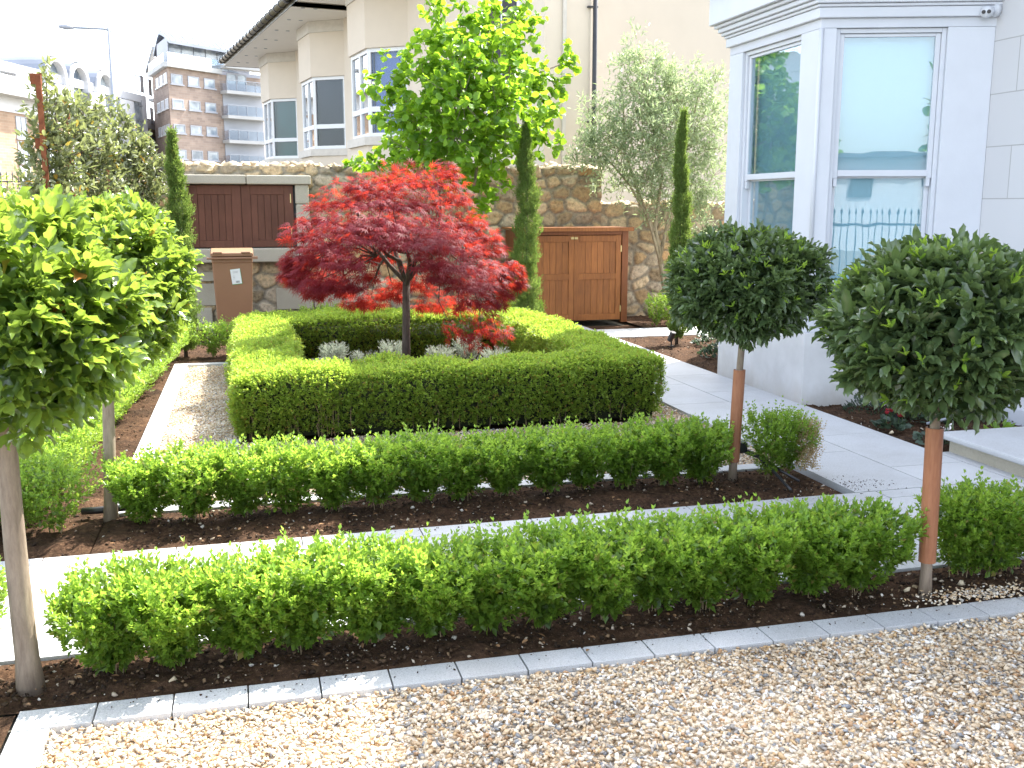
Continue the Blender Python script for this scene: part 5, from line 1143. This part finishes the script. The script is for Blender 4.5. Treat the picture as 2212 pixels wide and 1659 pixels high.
for k in range(9): fa.box(m,fa.L-.65,fa.L+1.25,.67,.72,3+k*1.6,3.12+k*1.6)
fa.box(m,fa.L+.25,fa.L+.35,.67,.73,2,zTop+.3); m.build('glazing_bars',MT['steel'],sg)
RB=polar(352,135); RA=(fa.o[0]+fa.u[0]*(fa.L+2.6)+fa.n[0]*-.5,fa.o[1]+fa.u[1]*(fa.L+2.6)+fa.n[1]*-.5); fr_=Facade(RA,RB)
zm=zz(276,128)
m=MB(); fr_.box(m,0,fr_.L,-9,0,zm,zTop-1.2); m.build('end_wall',MT['farwhite'],ap)
m=MB(); fr_.box(m,0,fr_.L,-9,0,-.05,zm-.002); m.build('end_brick_wall',MT['brickbuff'],ap,uvplane=True)
for zq in (zm+.6,zm+3.9,zm-2.8,zm-5.9):
    for c in (.2,.6): fr_.win(ap,fr_.L*c,fr_.L*c+1.3,zq,zq+1.9,0,None)
for zq in (zm-3.4,zm-6.6,zm+3.2):
    m=MB(); fr_.box(m,fr_.L*.55,fr_.L+.8,.0,1.6,zq,zq+.3); b_=m.build('balcony',MT['concrete'],ap); m=MB(); fr_.box(m,fr_.L*.55,fr_.L+.8,1.5,1.54,zq+.302,zq+1.4); m.build('balustrade_glass',MT['glassfar'],b_)
# street lamp
t=atY(235,60,44); lx,ly=t[0],44; lamp=empty('street_lamp',(lx,ly,0),'slim grey street lamp with a long arm against the white sky','street lamp')
m=MB(); m.tube([(lx,ly,0),(lx,ly,t[2])],[.11,.07],10); m.build('post',MT['steel'],lamp,True)
e=atY(150,58,44); m=MB(); m.tube([(lx+.1,ly,t[2]-.12),(lx-.2,ly,t[2]-.05),(e[0],ly,e[2]-.02)],.045,8); m.build('arm',MT['steel'],lamp,True)
f_=atY(126,57,44); m=MB(); m.tube([(e[0]+.15,ly,e[2]-.02),(e[0]-.1,ly,e[2]),(f_[0],ly,f_[2])],[.06,.12,.05],8); m.build('lamp_head',MT['greypanel'],lamp,True)
# iron railing far left
rl=empty('iron_railing',(-14,36,0),'black iron railing with pointed tops at the far left edge','railing')
m=MB(); y=34.; xa=atY(-60,390,y)[0]; xb=atY(70,390,y)[0]; z=atY(20,378,y)[2]; k=xa
while k<xb: m.box(k-.012,k+.012,y-.012,y+.012,.0,z); m.tube([(k,y,z),(k,y,z+.12)],[.03,.002],5); k+=.16
m.box(xa,xb,y-.02,y+.02,z-.22,z-.18); m.box(xa,xb,y-.02,y+.02,.2,.24); m.build('bars',MT['blackplastic'],rl)
# ================================================================== behind the camera: what the front panes mirror
WH=empty('white_villa',(3,-24,0),'long white house seen mirrored in the lower pane of the front sash','house')
m=MB(); m.box(-8,18,-30,-24,-.05,3.4); m.build('wall',MT['farwhite'],WH)
m=MB(); m.box(-8.4,18.4,-30.4,-23.6,3.402,3.55); m.build('roof',MT['slate'],WH)
for k in range(8):
    m=MB(); m.box(-6+k*2.9,-5.2+k*2.9,-23.99,-23.95,1.9,2.9); m.build('window',MT['interior'],WH)
RL=empty('garden_railing',(4,-5,0),'black spear topped garden railing mirrored in the front sash','railing')
m=MB()
for k in range(60):
    x=-2+k*.13; m.tube([(x,-5.2,0),(x,-5.2,1.45)],.011,6); m.tube([(x,-5.2,1.45),(x,-5.2,1.50),(x,-5.2,1.60)],[.012,.028,.002],6)
m.box(-2,5.7,-5.22,-5.18,1.25,1.29); m.box(-2,5.7,-5.22,-5.18,.15,.19); m.build('bars',MT['blackplastic'],RL)
def far_tree(label,x,y,h,r):
    t=empty('street_tree',(x,y,0),label,'tree'); n=1500; dr=norm(RS.normal(size=(n,3))); rr=RS.uniform(.5,1,(n,1))*(1+.2*np.sin(dr[:,:1]*6)); P=dr*rr*np.array((r,r,h*.42))+np.array((x,y,h*.58)); leaves('crown',P,dr+RS.normal(0,.6,(n,3)),.55,.4,LEAF9,MT['hazel'],t,RS.rand(n))
    m=MB(); m.tube([(x,y,0),(x,y,h*.6)],[.25,.12],8); m.build('trunk',MT['barkdark'],t,True)
far_tree('dark tree mirrored at the right of the upper front pane',10.5,-34,9.5,5); far_tree('smaller tree mirrored at the left of the front pane',-1.5,-38,6.,3.2)
